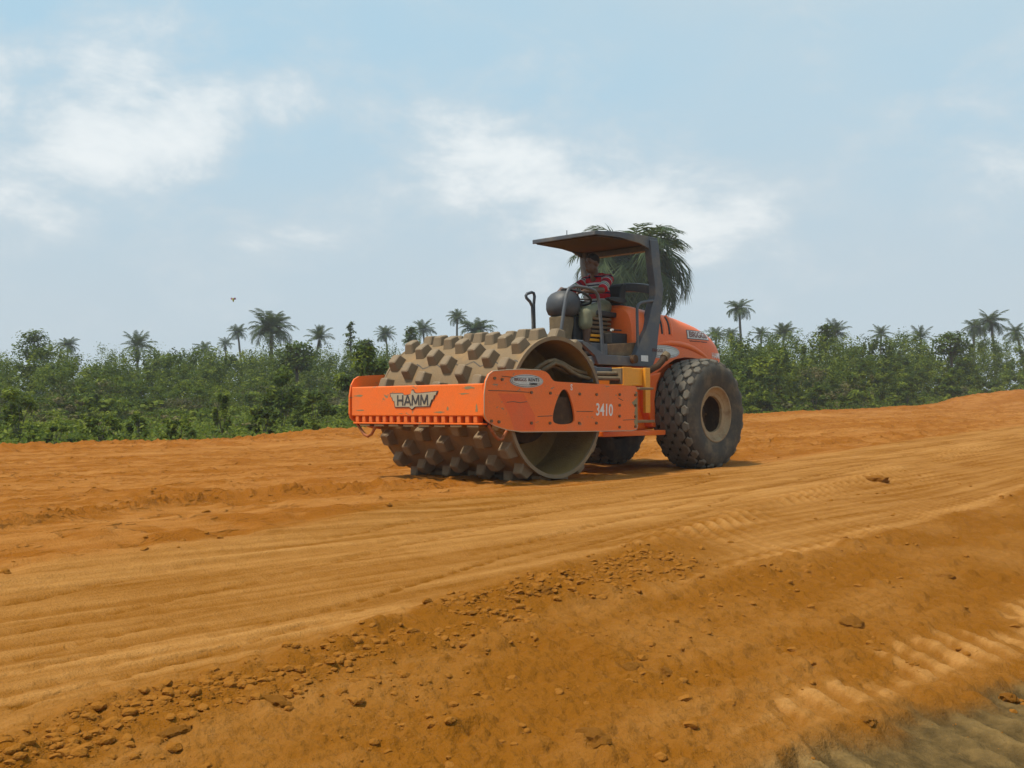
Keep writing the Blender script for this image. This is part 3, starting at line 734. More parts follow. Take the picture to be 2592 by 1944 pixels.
# filler pipe
pp = [(-1.97, .62, 1.25), (-2.0, .72, 1.262), (-2.09, .80, 1.28), (-2.20, .84, 1.335), (-2.28, .85, 1.40), (-2.34, .85, 1.45)]
fp = MB().tube(pp, .042, 14).build('filler_pipe', 'rust', roller)
MB().tube([(-2.325, .85, 1.437), (-2.385, .85, 1.485)], .056, 16).build('filler_cap', 'hose', fp)

# ---- wheels
RT, XW, YW, ZW = .735, -3.1925, .80, .716
prof = [(.24, .355), (.268, .375), (.275, .41), (.292, .47), (.302, .53), (.300, .585), (.285, .635), (.262, .672), (.225, .695), (.15, .708), (.07, .712)]
prof_full = prof + [(0, .713)] + [(-a, b) for a, b in prof[::-1]]
_pl = np.array([(-a, b) for a, b in prof_full]); 
def tyre_r(y): return float(np.interp(abs(y), [0, .07, .15, .225, .262, .285], [.713, .712, .708, .695, .672, .635]))
COLS = [-.235, -.157, -.0785, 0, .0785, .157, .235]
NB = 21
def block_mesh(y0):
    lx, ly = .094, .054           # half length round the tyre, half width across
    hexa = [(-lx, 0), (-lx * .52, -ly), (lx * .52, -ly), (lx, 0), (lx * .52, ly), (-lx * .52, ly)]
    edge = abs(y0) > .2
    vv = []
    for lev, k in ((-.012, 1.0), (.026, .90), (.032, .76)):
        for hx, hy in hexa:
            y = y0 + hy * k * (.72 if edge else 1); y = max(-.272, min(.272, y)); R_ = tyre_r(y) + lev * (.8 if edge else 1); a = hx * k * (.8 if edge else 1) / .713
            vv.append((R_ * math.sin(a), y, R_ * math.cos(a)))
    ff = [(i * 6 + k, i * 6 + (k + 1) % 6, (i + 1) * 6 + (k + 1) % 6, (i + 1) * 6 + k) for i in range(2) for k in range(6)] + [tuple(range(12, 18))]
    me = bpy.data.meshes.new('tread_block'); me.from_pydata(vv, [], ff); me.materials.append(M['tread']); me.update(); return me
bms = [block_mesh(y) for y in COLS]
tyre_me = None; rim_me = None; hub_me = None
for sgn in (1, -1):
    if tyre_me is None:
        ty = MB().lathe_y(prof_full, 96, True).build('tyre', 'tyre', roller); tyre_me = ty.data
    else: ty = put('tyre', tyre_me, None, roller)
    ty.location = (XW, sgn * YW, ZW)
    MB().lathe_y([(y, tyre_r(y) + .003) for y in (-.258, -.225, -.15, -.07, 0, .07, .15, .225, .258)], 96, True).build('tread_base', 'groove', ty)
    for c, me in enumerate(bms):
        for k in range(NB):
            a = 2 * math.pi * (k + (.5 if c % 2 else 0)) / NB
            put('tread_block', me, None, ty, loc=(0, 0, 0), rot=(0, a, 0))
    # rim: flange, bowl, scalloped ring, deep centre
    rim = MB(); y_ = lambda v: sgn * v
    rim.lathe_y([(y_(.225), .36), (y_(.268), .372), (y_(.272), .362), (y_(.262), .345), (y_(.236), .338), (y_(.228), .30), (y_(.214), .285)], 64, True)
    n = 64; vv = []
    for k in range(n):
        a = 2 * math.pi * k / n; ri = .238 + .008 * (1 if math.sin(a * 5 + .6) > .2 else 0)
        for r_, yy in ((.285, .214), (ri, .205), (ri - .004, .17)):
            vv.append((r_ * math.sin(a), y_(yy), r_ * math.cos(a)))
    rim.add(vv, [(k * 3 + c, ((k + 1) % n) * 3 + c, ((k + 1) % n) * 3 + c + 1, k * 3 + c + 1) for k in range(n) for c in (0, 1)])
    ro = rim.build('rim', 'rim', roller, loc=(XW, sgn * YW, ZW))
    MB().lathe_y([(y_(.17), .30), (y_(-.05), .31), (y_(-.06), .12), (y_(.02), .11), (y_(.03), 0)], 40, True).build('wheel_hub', 'rust', roller, loc=(XW, sgn * YW, ZW))
    nutm = MB().tube([(0, 0, 0), (0, sgn * .03, 0)], .014, 6)
    for k in range(8):
        a = 2 * math.pi * k / 8
        nutm.build('wheel_nut', 'bolt', ro, loc=(.19 * math.sin(a), sgn * -.04, .19 * math.cos(a)))
MB().tube([(XW, -.6, ZW), (XW, .6, ZW)], .13, 20).build('axle', 'rust', roller)

# ---- operator platform
sill = [(-.992, 1.612), (-1.107, 1.589), (-1.43, 1.458), (-1.98, 1.458), (-2.05, 1.40), (-2.30, 1.335), (-1.301, 1.337), (-1.235, 1.44), (-1.001, 1.573)]
for y0, y1 in ((.55, .602), (-.602, -.55)):
    MB().prism(sill, y0, y1, 'y').build('platform_sill', 'grey', roller, bevel=.005)
MB().box(-2.35, -1.30, -.549, .549, 1.345, 1.44).build('platform_floor', 'grey', roller, bevel=.005)
MB().prism([(-1.20, 1.60), (-1.56, 1.60), (-1.56, 1.462), (-1.42, 1.462)], .46, .54, 'y').build('toe_board', 'grey', roller, bevel=.005)
MB().prism([(-1.58, 1.60), (-2.34, 1.655), (-2.34, 1.462), (-1.58, 1.462)], .42, .53, 'y').build('tool_box', 'brown', roller, bevel=.008)
MB().box(-2.15, -1.80, .15, .418, 1.62, 1.76).build('battery_box', 'black', roller, bevel=.01)
pl_ = MB(); 
pl_.add([(-2.165, .606, 1.478), (-2.318, .606, 1.478), (-2.318, .606, 1.398), (-2.165, .606, 1.402)], [(0, 1, 2, 3)])
pl_.build('notice_label', 'white', roller)
MB().tube([(-1.98, .56, 1.42), (-1.98, .66, 1.42)], .055, 16).build('platform_mount', 'rust', roller)
# ROPS frame
post = [(-2.40, 2.99), (-2.56, 3.0), (-2.585, 2.90), (-2.622, 2.571), (-2.680, 2.38), (-2.649, 2.219), (-2.615, 2.033), (-2.548, 1.725), (-2.514, 1.492), (-2.419, 1.332), (-2.10, 1.333), (-2.06, 1.475), (-2.18, 1.683), (-2.283, 1.808), (-2.35, 1.944), (-2.425, 2.141), (-2.493, 2.268), (-2.490, 2.40), (-2.44, 2.625), (-2.41, 2.80)]
for y0, y1 in ((.50, .604), (-.604, -.50)):
    MB().prism(post, y0, y1, 'y').build('canopy_post', 'grey', roller, bevel=.008)
cb = MB(); ys = np.linspace(-.499, .499, 13); vv = []
for y in ys:
    z0 = 2.475 - .26 * y * y
    for (ds, dz) in ((-2.50, -.11), (-2.50, 0), (-2.60, .012), (-2.60, -.11)): vv.append((ds, y, z0 + dz))
cb.add(vv, [(4 * q + a, 4 * q + (a + 1) % 4, 4 * q + 4 + (a + 1) % 4, 4 * q + 4 + a) for q in range(12) for a in range(4)] + [(3, 2, 1, 0), (48, 49, 50, 51)])
cb.build('rear_crossbar', 'darkgrey', roller, bevel=.008)
# roof
RF = -1.365
def taper(mb_):
    mb_.v = [(x, y * float(np.interp(x, [-2.56, RF], [1.0, .875])), z) for x, y, z in mb_.v]; return mb_
rv = []; rsec = [(-2.56, 2.995, 3.03), (-2.45, 2.99, 3.035), (-2.1, 2.985, 3.035), (-1.7, 2.972, 3.022), (RF, 2.955, 2.985)]
roof = MB()
for (s, zb, zt) in rsec:
    for y, dz in ((-.567, -.012), (-.3, .004), (0, .008), (.3, .004), (.567, -.012)): rv.append((s, y, zt + dz))
for (s, zb, zt) in rsec:
    for y in (-.567, -.3, 0, .3, .567): rv.append((s, y, zt - .022))
ff = []
for q in range(4):
    for c in range(4):
        a = q * 5 + c; ff += [(a, a + 1, a + 6, a + 5), (25 + a, 25 + a + 5, 25 + a + 6, 25 + a + 1)]
for q in range(4): ff += [(q * 5, q * 5 + 5, q * 5 + 30, q * 5 + 25), (q * 5 + 4, q * 5 + 29, q * 5 + 34, q * 5 + 9)]
for c in range(4): ff += [(c, c + 25, c + 26, c + 1), (20 + c, 21 + c, 46 + c, 45 + c)]
roof.add(rv, ff); taper(roof); ro_ = roof.build('canopy_roof', 'grey', roller)
taper(MB().prism([(-2.56, 2.94), (-1.40, 2.934), (-1.40, 2.945), (-2.56, 2.957)], -.56, .56, 'y')).build('roof_lining', 'roofunder', ro_)
for y0, y1 in ((.568, .592), (-.592, -.568)):
    taper(MB().prism([(RF, 2.945), (-1.82, 2.955), (-2.2, 2.925), (-2.40, 2.87), (-2.565, 2.87), (-2.565, 3.03), (-2.32, 3.035), (-1.80, 3.03), (RF, 2.995)], y0, y1, 'y')).build('roof_side', 'grey', ro_, bevel=.006)
MB().box(RF - .0, RF + .022, -.518, .518, 2.938, 2.992).build('roof_front_lip', 'grey', ro_, bevel=.008)
MB().box(-2.555, -2.46, -.567, .567, 2.86, 2.935).build('roof_rear_beam', 'grey', ro_, bevel=.008)
for y in (.12, -.12, .3): pass
MB().tube([(-1.9, -.40, 3.02), (-1.9, -.40, 3.17)], .006, 6).build('aerial', 'grey', ro_)
# console and steering wheel
con = MB(); secs = [(1.955, .11, .12), (1.985, .17, .17), (2.05, .205, .195), (2.13, .212, .20), (2.20, .195, .19), (2.25, .155, .16), (2.283, .09, .10), (2.29, .02, .03)]
nn = 28; vv = []
for z, a, b in secs:
    for k in range(nn):
        c_, s_ = math.cos(2 * math.pi * k / nn), math.sin(2 * math.pi * k / nn)
        vv.append((-1.37 + a * math.copysign(abs(c_) ** .8, c_) - (z - 2.1) * .12, -.02 + b * math.copysign(abs(s_) ** .8, s_), z))
con.add(vv, [(i * nn + k, i * nn + (k + 1) % nn, (i + 1) * nn + (k + 1) % nn, (i + 1) * nn + k) for i in range(len(secs) - 1) for k in range(nn)], True)
con.add(vv[:nn], [tuple(range(nn - 1, -1, -1))])
con.build('dashboard_cowl', 'darkgrey', roller)
MB().prism([(-1.20, 1.96), (-1.47, 1.96), (-1.40, 1.70), (-1.42, 1.445), (-1.22, 1.445), (-1.21, 1.75)], -.12, .10, 'y').build('dashboard_column', 'hose', roller, bevel=.02)
MB().prism([(-1.43, 1.96), (-1.62, 1.96), (-1.58, 1.445), (-1.425, 1.445)], -.16, .12, 'y').build('column_gaiter', 'black', roller, bevel=.02)
wc = Vector((-1.575, 0, 2.225)); ax = Vector((-.40, 0, .92)).normalized(); u = Vector((0, 1, 0)); w = ax.cross(u)
sw = MB().tube([wc + (u * math.cos(a) + w * math.sin(a)) * .215 for a in (2 * math.pi * k / 32 for k in range(33))], .016, 10, False).build('steering_wheel', 'black', roller)
for k in range(3):
    a = 2 * math.pi * k / 3 + .5
    MB().tube([wc - ax * .03, wc + (u * math.cos(a) + w * math.sin(a)) * .21], .012, 8).build('spoke', 'black', sw)
MB().tube([wc - ax * .16, wc - ax * .01], [.04, .045], 14).build('wheel_hub', 'black', sw)
# seat
seat = MB().prism(smooth_loop([(-1.70, 1.985), (-2.20, 1.975), (-2.20, 2.04), (-2.0, 2.045), (-1.74, 2.06), (-1.69, 2.03)], 1), -.25, .25, 'y').build('seat_cushion', 'black', roller, bevel=.02)
MB().prism(smooth_loop([(-2.16, 2.03), (-2.28, 2.03), (-2.37, 2.42), (-2.31, 2.45), (-2.22, 2.38)], 1), -.24, .24, 'y').build('seat_backrest', 'black', roller, bevel=.02)
for y in (.30, -.30):
    MB().prism(smooth_loop([(-1.84, 2.195), (-2.0, 2.165), (-2.20, 2.165), (-2.25, 2.20), (-2.2, 2.228), (-2.0, 2.236), (-1.87, 2.225)], 1), y - .035, y + .035, 'y').build('armrest', 'black', roller, bevel=.012)
for k in range(6):
    zz = 1.655 + k * .055
    MB().box(-2.05 + .012 * (k % 2), -1.60 - .02 * (k % 3), -.22, .22 + .012 * (k % 2), zz, zz + .034).build('suspension_plate', 'yellow' if k < 2 else 'brown', roller, bevel=.006)
MB().box(-2.02, -1.64, -.18, .18, 1.445, 1.975).build('seat_pedestal', 'black', roller, bevel=.01)
# rails
rail1 = [(-.625, 1.60), (-.63, 1.73), (-.678, 1.954), (-.73, 2.150), (-.775, 2.225), (-.86, 2.255), (-.938, 2.261), (-1.149, 2.255), (-1.26, 2.235), (-1.32, 2.18), (-1.345, 2.08), (-1.379, 1.84), (-1.412, 1.46)]
MB().tube([(a, .58, b) for a, b in rail1], .021, 12).build('handrail', 'grey', roller)
MB().tube([(-.60, .58, 1.60), (-1.02, .58, 1.60)], .021, 12).build('handrail', 'grey', roller)
rail2 = [(-2.45, 2.20), (-2.33, 2.18), (-2.206, 2.156), (-2.14, 2.125), (-2.118, 2.08), (-2.115, 2.0), (-2.129, 1.46)]
MB().tube([(a, .585, b) for a, b in rail2], .019, 12).build('handrail', 'grey', roller)
grab = [(-1.40, 1.46), (-1.412, 1.9), (-1.40, 2.13), (-1.36, 2.19), (-1.29, 2.235), (-1.277, 2.265), (-1.30, 2.292), (-1.39, 2.318), (-1.43, 2.31), (-1.445, 2.27), (-1.43, 2.16), (-1.438, 1.9), (-1.45, 1.46)]
MB().tube([(a, -.575, b) for a, b in grab], .02, 10).build('handrail', 'grey', roller)
MB().tube([(-2.02, .40, 1.80), (-1.78, .44, 1.79)], .009, 8).build('park_lever', 'black', roller)
MB().tube([(-1.80, .437, 1.79), (-1.755, .443, 1.788)], .016, 8).build('lever_knob', 'silver', roller)

# ================================================================== DRIVER
def remeshed(parts, voxel, smooth_it=6):
    """one continuous skin round ellipsoids / tapered limbs; parts: ('e', centre, radii[, rot]) or ('c', p0, p1, r0, r1)"""
    b = MB()
    def sphere(c, rad, rot=None, nu=16, nv=10):
        vv = []; 
        for i in range(nv + 1):
            t_ = math.pi * i / nv
            for k in range(nu):
                p_ = 2 * math.pi * k / nu
                p = Vector((rad[0] * math.sin(t_) * math.cos(p_), rad[1] * math.sin(t_) * math.sin(p_), rad[2] * math.cos(t_)))
                if rot: p = Euler(rot).to_matrix() @ p
                vv.append(tuple(p + Vector(c)))
        b.add(vv, [(i * nu + k, (i + 1) * nu + k, (i + 1) * nu + (k + 1) % nu, i * nu + (k + 1) % nu) for i in range(nv) for k in range(nu)])
    for p in parts:
        if p[0] == 'e': sphere(p[1], p[2], p[3] if len(p) > 3 else None)
        else:
            a, c, r0, r1 = Vector(p[1]), Vector(p[2]), p[3], p[4]
            n_ = max(2, int((c - a).length / (min(r0, r1) * .5)))
            b.tube([a.lerp(c, q / n_) for q in range(n_ + 1)], [r0 + (r1 - r0) * q / n_ for q in range(n_ + 1)], 14)
            sphere(a, (r0,) * 3); sphere(c, (r1,) * 3)
    me = bpy.data.meshes.new('tmp'); me.from_pydata(b.v, [], b.f)
    o = bpy.data.objects.new('tmp', me); COL.objects.link(o)
    rm = o.modifiers.new('r', 'REMESH'); rm.mode = 'VOXEL'; rm.voxel_size = voxel; rm.use_smooth_shade = True
    smd = o.modifiers.new('s', 'SMOOTH'); smd.iterations = smooth_it; smd.factor = .5
    dg = bpy.context.evaluated_depsgraph_get(); out = bpy.data.meshes.new_from_object(o.evaluated_get(dg))
    bpy.data.objects.remove(o); bpy.data.meshes.remove(me)
    out.polygons.foreach_set('use_smooth', np.ones(len(out.polygons), dtype=bool))
    return out
B0 = Vector((-2.0, 0, 1.445))                     # base of the person: platform floor below the seat
def L(x, y, z): return (x - B0.x, y - B0.y, z - B0.z)
HEAD = (-1.925, .015, 2.685)
sh = {1: (-2.03, .185, 2.475), -1: (-2.03, -.185, 2.475)}
el = {1: (-1.80, .265, 2.31), -1: (-1.76, -.25, 2.32)}
wr = {1: (-1.555, .165, 2.285), -1: (-1.43, -.10, 2.325)}
hp = {1: (-2.06, .09, 2.12), -1: (-2.06, -.09, 2.12)}
kn = {1: (-1.56, .18, 1.995), -1: (-1.58, -.17, 2.0)}
an = {1: (-1.60, .17, 1.545), -1: (-1.55, -.16, 1.545)}
hd = Euler((0, .10, -.0)).to_matrix()
def Hd(x, y, z):                                  # head frame: x to the face, turned a little to the near side
    v = Euler((0, .06, -.22)).to_matrix() @ Vector((x, y, z)); return L(HEAD[0] + v.x, HEAD[1] + v.y, HEAD[2] + v.z)
body = [('e', Hd(-.005, 0, .03), (.100, .078, .098)), ('e', Hd(.020, 0, -.045), (.080, .064, .085)), ('e', Hd(.060, 0, -.092), (.036, .038, .030)),
        ('c', Hd(.093, 0, .012), Hd(.112, 0, -.030), .012, .017), ('e', Hd(.098, 0, -.066), (.016, .030, .011)), ('e', Hd(.096, 0, -.083), (.014, .026, .010)),
        ('e', Hd(.080, .034, .028), (.022, .030, .012)), ('e', Hd(.080, -.034, .028), (.022, .030, .012)),
        ('e', Hd(-.005, .080, -.008), (.022, .012, .034)), ('e', Hd(-.005, -.080, -.008), (.022, .012, .034)),
        ('c', L(-1.985, 0, 2.50), Hd(-.02, 0, -.08), .058, .052),
        ('e', L(-2.06, 0, 2.42), (.095, .165, .12)), ('e', L(-2.08, 0, 2.27), (.095, .14, .16)), ('e', L(-2.08, 0, 2.13), (.11, .155, .09))]
for s_ in (1, -1):
    body += [('c', L(-2.03, .04 * s_, 2.49), L(*sh[s_]), .058, .062), ('c', L(*sh[s_]), L(*el[s_]), .053, .041), ('c', L(*el[s_]), L(*wr[s_]), .041, .026)]
    body += [('c', L(*hp[s_]), L(*kn[s_]), .085, .060), ('c', L(*kn[s_]), L(kn[s_][0] - .03, kn[s_][1], 1.80), .056, .056), ('c', L(kn[s_][0] - .03, kn[s_][1], 1.80), L(*an[s_]), .056, .036),
             ('c', L(an[s_][0] - .04, an[s_][1], 1.492), L(an[s_][0] + .16, an[s_][1] + .015 * s_, 1.478), .034, .026)]
    # hand closed over the wheel rim: palm, four bent fingers, thumb from the side
    w0 = Vector(wr[s_]); f0 = Vector((.86, -.42 * s_, -.28)).normalized() if s_ == 1 else Vector((.80, .10, -.58)).normalized()
    sd_ = Vector((.35, .9 * 1, 0)); sd_ = (sd_ - f0 * sd_.dot(f0)).normalized(); dn = f0.cross(sd_); dn = dn if dn.z < 0 else -dn
    pc = w0 + f0 * .05
    body += [('c', L(*(w0 + f0 * .01 - sd_ * .014)), L(*(w0 + f0 * .075 - sd_ * .026)), .020, .017), ('c', L(*(w0 + f0 * .01 + sd_ * .014)), L(*(w0 + f0 * .075 + sd_ * .026)), .020, .017), ('c', L(*w0), L(*(w0 + f0 * .08)), .022, .018)]
    for q, ln in enumerate((.034, .040, .037, .028)):
        k0 = w0 + f0 * .085 + sd_ * (-.030 + .020 * q); k1 = k0 + f0 * ln * .8 + dn * ln * .5; k2 = k1 + dn * ln * .85 - f0 * ln * .25
        body += [('c', L(*k0), L(*k1), .0095, .009), ('c', L(*k1), L(*k2), .009, .008)]
    sg = -1 if s_ == 1 else 1
    t0 = w0 + f0 * .03 + sd_ * sg * .030; t1 = t0 + f0 * .028 + sd_ * sg * .022 + dn * .012; t2 = t1 + f0 * .022 + dn * .022
    body += [('c', L(*t0), L(*t1), .0125, .0105), ('c', L(*t1), L(*t2), .0105, .0085)]
bme = remeshed(body, .0075, 4); bme.materials.append(M['skin']); bme.name = 'person'
bx, by = st2w(B0.x, B0.y)
person = put('person', bme, None, None, 0, (bx, by, B0.z), (0, 0, ANG))
tag(person, 'man in a red striped shirt and khaki shorts seated at the steering wheel', 'person')
# shirt
sl = {}
shirt = [('e', L(-2.06, 0, 2.43), (.112, .182, .125)), ('e', L(-2.08, 0, 2.28), (.118, .165, .17)), ('e', L(-2.075, 0, 2.14), (.135, .185, .085)), ('c', L(-2.03, .08, 2.50), L(-2.03, -.08, 2.50), .072, .072)]
for s_ in (1, -1):
    e_ = Vector(sh[s_]).lerp(Vector(el[s_]), .80); sl[s_] = (Vector(L(*sh[s_])), Vector(L(*e_)))
    shirt += [('c', L(-2.03, .05 * s_, 2.485), L(*sh[s_]), .072, .075), ('c', L(*sh[s_]), L(*e_), .072, .066)]
# collar
shirt += [('c', L(-2.03, .055, 2.545), L(-1.93, .05, 2.515), .022, .018), ('c', L(-2.03, -.055, 2.545), L(-1.93, -.05, 2.515), .022, .018), ('c', L(-2.06, .05, 2.555), L(-2.06, -.05, 2.555), .022, .022)]
sme = remeshed(shirt, .011, 4)
co = np.zeros(len(sme.vertices) * 3, np.float32); sme.vertices.foreach_get('co', co); co = co.reshape(-1, 3)
stripe = (co[:, 2] + .18 * co[:, 0] * 0) / .21 + .25
for s_ in (1, -1):
    a, b_ = np.array(sl[s_][0]), np.array(sl[s_][1]); d_ = b_ - a; ln = np.linalg.norm(d_); d_ /= ln
    q = (co - a) @ d_; rad = np.linalg.norm(co - a - q[:, None] * d_, axis=1)
    on = (q > .03) & (rad < .10) & (co[:, 1] * s_ > .13)
    stripe = np.where(on, (q + .02) / .17 + .45, stripe)
col_m = co[:, 2] > (2.535 - B0.z)
stripe = np.where(col_m, .1, stripe)
at = sme.attributes.new('stripe', 'FLOAT', 'POINT'); at.data.foreach_set('value', stripe.astype(np.float32))
sme.materials.append(M['shirt'])
put('shirt', sme, None, person)
# shorts
sho = [('e', L(-2.075, 0, 2.105), (.135, .185, .085))]
for s_ in (1, -1):
    k_ = Vector(hp[s_]).lerp(Vector(kn[s_]), .97)
    sho += [('c', L(*hp[s_]), L(*k_), .105, .088), ('c', L(*k_), L(k_.x + .005, k_.y, k_.z - .12), .088, .092)]
shm = remeshed(sho, .011, 4); shm.materials.append(M['shorts']); put('shorts', shm, None, person)
hm = remeshed([('e', Hd(-.012, 0, .045), (.101, .082, .094))], .010, 2)
hm.materials.append(M['hair'])
hv = np.zeros(len(hm.vertices) * 3, np.float32); hm.vertices.foreach_get('co', hv)
put('hair', hm, None, person)
for s_ in (1, -1):
    em_ = remeshed([('e', Hd(.088, .033 * s_, .008), (.010, .011, .006))], .003, 1); em_.materials.append(M['eye']); put('eye', em_, None, person)
for s_ in (1, -1):
    MB().box(*sorted((an[s_][0] - .10 - B0.x, an[s_][0] + .20 - B0.x)), an[s_][1] - .045, an[s_][1] + .05, .003, .016).build('sandal', 'shoe', person, bevel=.006)

# ================================================================== VEGETATION
def leaf_quads(P, Nn, size, asp=.5, r_=None):
    """rhombic leaves at points P facing Nn"""
    r_ = r_ or rng; n = len(P)
    Nn = Nn / np.linalg.norm(Nn, axis=1, keepdims=True)
    a = r_.normal(size=(n, 3)); u = np.cross(Nn, a); u /= np.linalg.norm(u, axis=1, keepdims=True); w = np.cross(Nn, u)
    s_ = size[:, None]
    V_ = np.stack([P - u * s_ * .5, P + w * s_ * asp * .5 - Nn * s_ * .06, P + u * s_ * .5 - Nn * s_ * .12, P - w * s_ * asp * .5 - Nn * s_ * .06], 1).reshape(-1, 3)
    return V_, np.arange(4 * n).reshape(n, 4)
def bush_points(n, w, h, r_, clumps=14, low=.05):
    """points and normals of leaves gathered in clumps over a dome"""
    cz = r_.uniform(low, 1, clumps) ** .8; az = r_.uniform(0, 2 * math.pi, clumps); rad = np.sqrt(np.clip(1 - (cz * .9) ** 2, .02, 1)) * r_.uniform(.35, 1, clumps)
    C_ = np.stack([rad * np.cos(az) * w / 2, rad * np.sin(az) * w / 2, cz * h * .86], 1)
    k = r_.integers(0, clumps, n); cs = r_.uniform(.16, .34, clumps)[k]
    d = r_.normal(size=(n, 3)); d /= np.linalg.norm(d, axis=1, keepdims=True)
    P = C_[k] + d * (cs * r_.uniform(.3, 1.0, n) ** .5)[:, None] * np.array([w * .75, w * .75, h * .62]) * .62
    P[:, 2] = np.abs(P[:, 2])
    Nn = d * .7 + np.array([0, 0, .9]) + r_.normal(size=(n, 3)) * .45
    tone = np.clip(.42 + .17 * r_.normal(size=n) + .24 * r_.normal(size=clumps)[k], 0, 1)
    return P, Nn, tone
def make_bush_mesh(name, n, w, h, leaf, seed, clumps=14, mat='leaf', shift=0.0):
    r_ = np.random.default_rng(seed); P, Nn, tone = bush_points(n, w, h, r_, clumps)
    V_, F_ = leaf_quads(P, Nn, r_.uniform(.6, 1.35, n) * leaf, .5, r_)
    return mesh_np(name, V_, F_, np.clip(tone + shift, 0, 1), mat)
def stem_mesh(h, seed, n=4, r0=.02, spread=.35):
    r_ = np.random.default_rng(seed); b = MB()
    for k in range(n):
        a = r_.uniform(0, 6.28); q = r_.uniform(.2, 1) * spread * h
        p = [(0, 0, 0)] + [(q * f_ ** 1.5 * math.cos(a) + r_.normal() * .02, q * f_ ** 1.5 * math.sin(a) + r_.normal() * .02, h * f_ * r_.uniform(.95, 1.0)) for f_ in (.3, .6, .9)]
        b.tube(p, [r0, r0 * .8, r0 * .55, r0 * .25], 6)
    return b

# ---- thickets: the bush behind the road, too dense to count
def thicket(name, label, cells, seed, leaf, mat='leaf'):
    r_ = np.random.default_rng(seed); PV = []; PF = []; PT = []; o = 0
    for (x, y, w, h, n, sh_, z) in cells:
        P, Nn, tone = bush_points(n, w, h, r_, max(6, n // 45), .0)
        P = P + np.array([x, y, z - .05])
        V_, F_ = leaf_quads(P, Nn, r_.uniform(.55, 1.4, n) * leaf * r_.uniform(.6, 1.25) * (1 if h > 1 else .85), r_.uniform(.3, .7), r_)
        PV.append(V_); PF.append(F_ + o); PT.append(np.clip(tone + sh_ + .06, 0, 1)); o += len(V_)
    me = mesh_np(name, np.vstack(PV), np.vstack(PF), np.concatenate(PT), mat)
    ob = put(name, me, None); tag(ob, label, 'undergrowth', kind='stuff'); return ob
def berm_dist(x, y):
    s, t = w2st(np.array([x]), np.array([y])); return float(bermf(s)[0] - t[0])
r_ = np.random.default_rng(21); cellsL = []; cellsR = []; cellsG = []; cellsD = []
NC = 9000; cy = r_.uniform(19, 95, NC); ck = r_.uniform(-.60, .60, NC); cx = ck * cy
cs_, ct_ = w2st(cx, cy); cb_ = bermf(cs_) - ct_; ok = (cb_ > 1.2) & (cb_ < 55) & ((cb_ < 60) | (r_.uniform(size=NC) < .5))
cy, ck, cx, cb_ = cy[ok], ck[ok], cx[ok], cb_[ok]; cz = ground(cs_[ok], ct_[ok])[0]
for x, y, k, bd_, g_ in list(zip(cx, cy, ck, cb_, cz))[:1150]:
    sky_h = .79 + (.0705 if k < .12 else .074) * y  # tall enough to reach the skyline seen from the road
    left = k < .12
    if left:
        f_ = np.interp(bd_, [1, 4, 9, 15, 25, 38], [.08, .12, .18, .30, .58, 1.0])
        w = np.interp(bd_, [1, 6, 20], [.9, 1.5, 3.0]) * r_.uniform(.7, 1.3)
    else:
        f_ = np.interp(bd_, [1, 2, 4, 7, 11, 40], [.16, .34, .66, .90, 1.0, 1.0])
        w = np.interp(bd_, [1, 4, 12], [1.2, 2.2, 3.2]) * r_.uniform(.7, 1.3)
    h = max(.25, (sky_h if left else sky_h * 1.05) * f_ * r_.uniform(.55 if bd_ < 22 else .78, 1.06) - max(0, g_) * f_)
    n = int(np.clip(140 * w * h, 110, 900))
    dry = r_.uniform() < (.22 if left else .12)
    rec = (x, y, w, h, n, .13 * r_.normal() + (.26 if h < 1.2 else (-.06 if left and h < 2.6 else .03)), g_)
    if dry and h < 2.6: cellsD.append(rec)
    elif left: cellsL.append(rec)
    else: cellsR.append(rec)
thicket('thicket', 'dense green bush growing across the left background behind the road', cellsL, 31, .17)
thicket('thicket', 'dense green bush walling the right background behind the rear tyre', cellsR, 32, .19)
thicket('dry_scrub', 'brownish dry scrub mixed among the green bushes', cellsD, 33, .14, 'leafdry')
# low ground cover just behind the berm
PV = []; PF = []; PT = []; o = 0; n = 26000
k = r_.uniform(-.62, .62, n); y = r_.uniform(18, 70, n); x = k * y
s_a, t_a = w2st(x, y); bdv = bermf(s_a) - t_a
keep = (bdv > .35 + .4 * r_.uniform(size=n)) & (bdv < 14)
x, y, bdv = x[keep], y[keep], bdv[keep]; s_a, t_a = s_a[keep], t_a[keep]
zg = ground(s_a, t_a)[0]; n = len(x)
rep_ = 5
X_ = np.repeat(x, rep_) + r_.normal(size=n * rep_) * .16; Y_ = np.repeat(y, rep_) + r_.normal(size=n * rep_) * .16
Z_ = np.repeat(zg, rep_) + np.abs(r_.normal(size=n * rep_)) * .12 * np.repeat(np.clip(bdv, .4, 2), rep_) + .02
P = np.stack([X_, Y_, Z_], 1); Nn = r_.normal(size=P.shape) * .6 + np.array([0, -.2, .9])
V_, F_ = leaf_quads(P, Nn, r_.uniform(.06, .17, len(P)), .45, r_)
gc = put('ground_cover', mesh_np('ground_cover', V_, F_, np.clip(.62 + .2 * r_.normal(size=len(P)), 0, 1), 'leaf'), None)
tag(gc, 'low creeping green plants on the ground behind the soil berm', 'ground cover', kind='stuff')

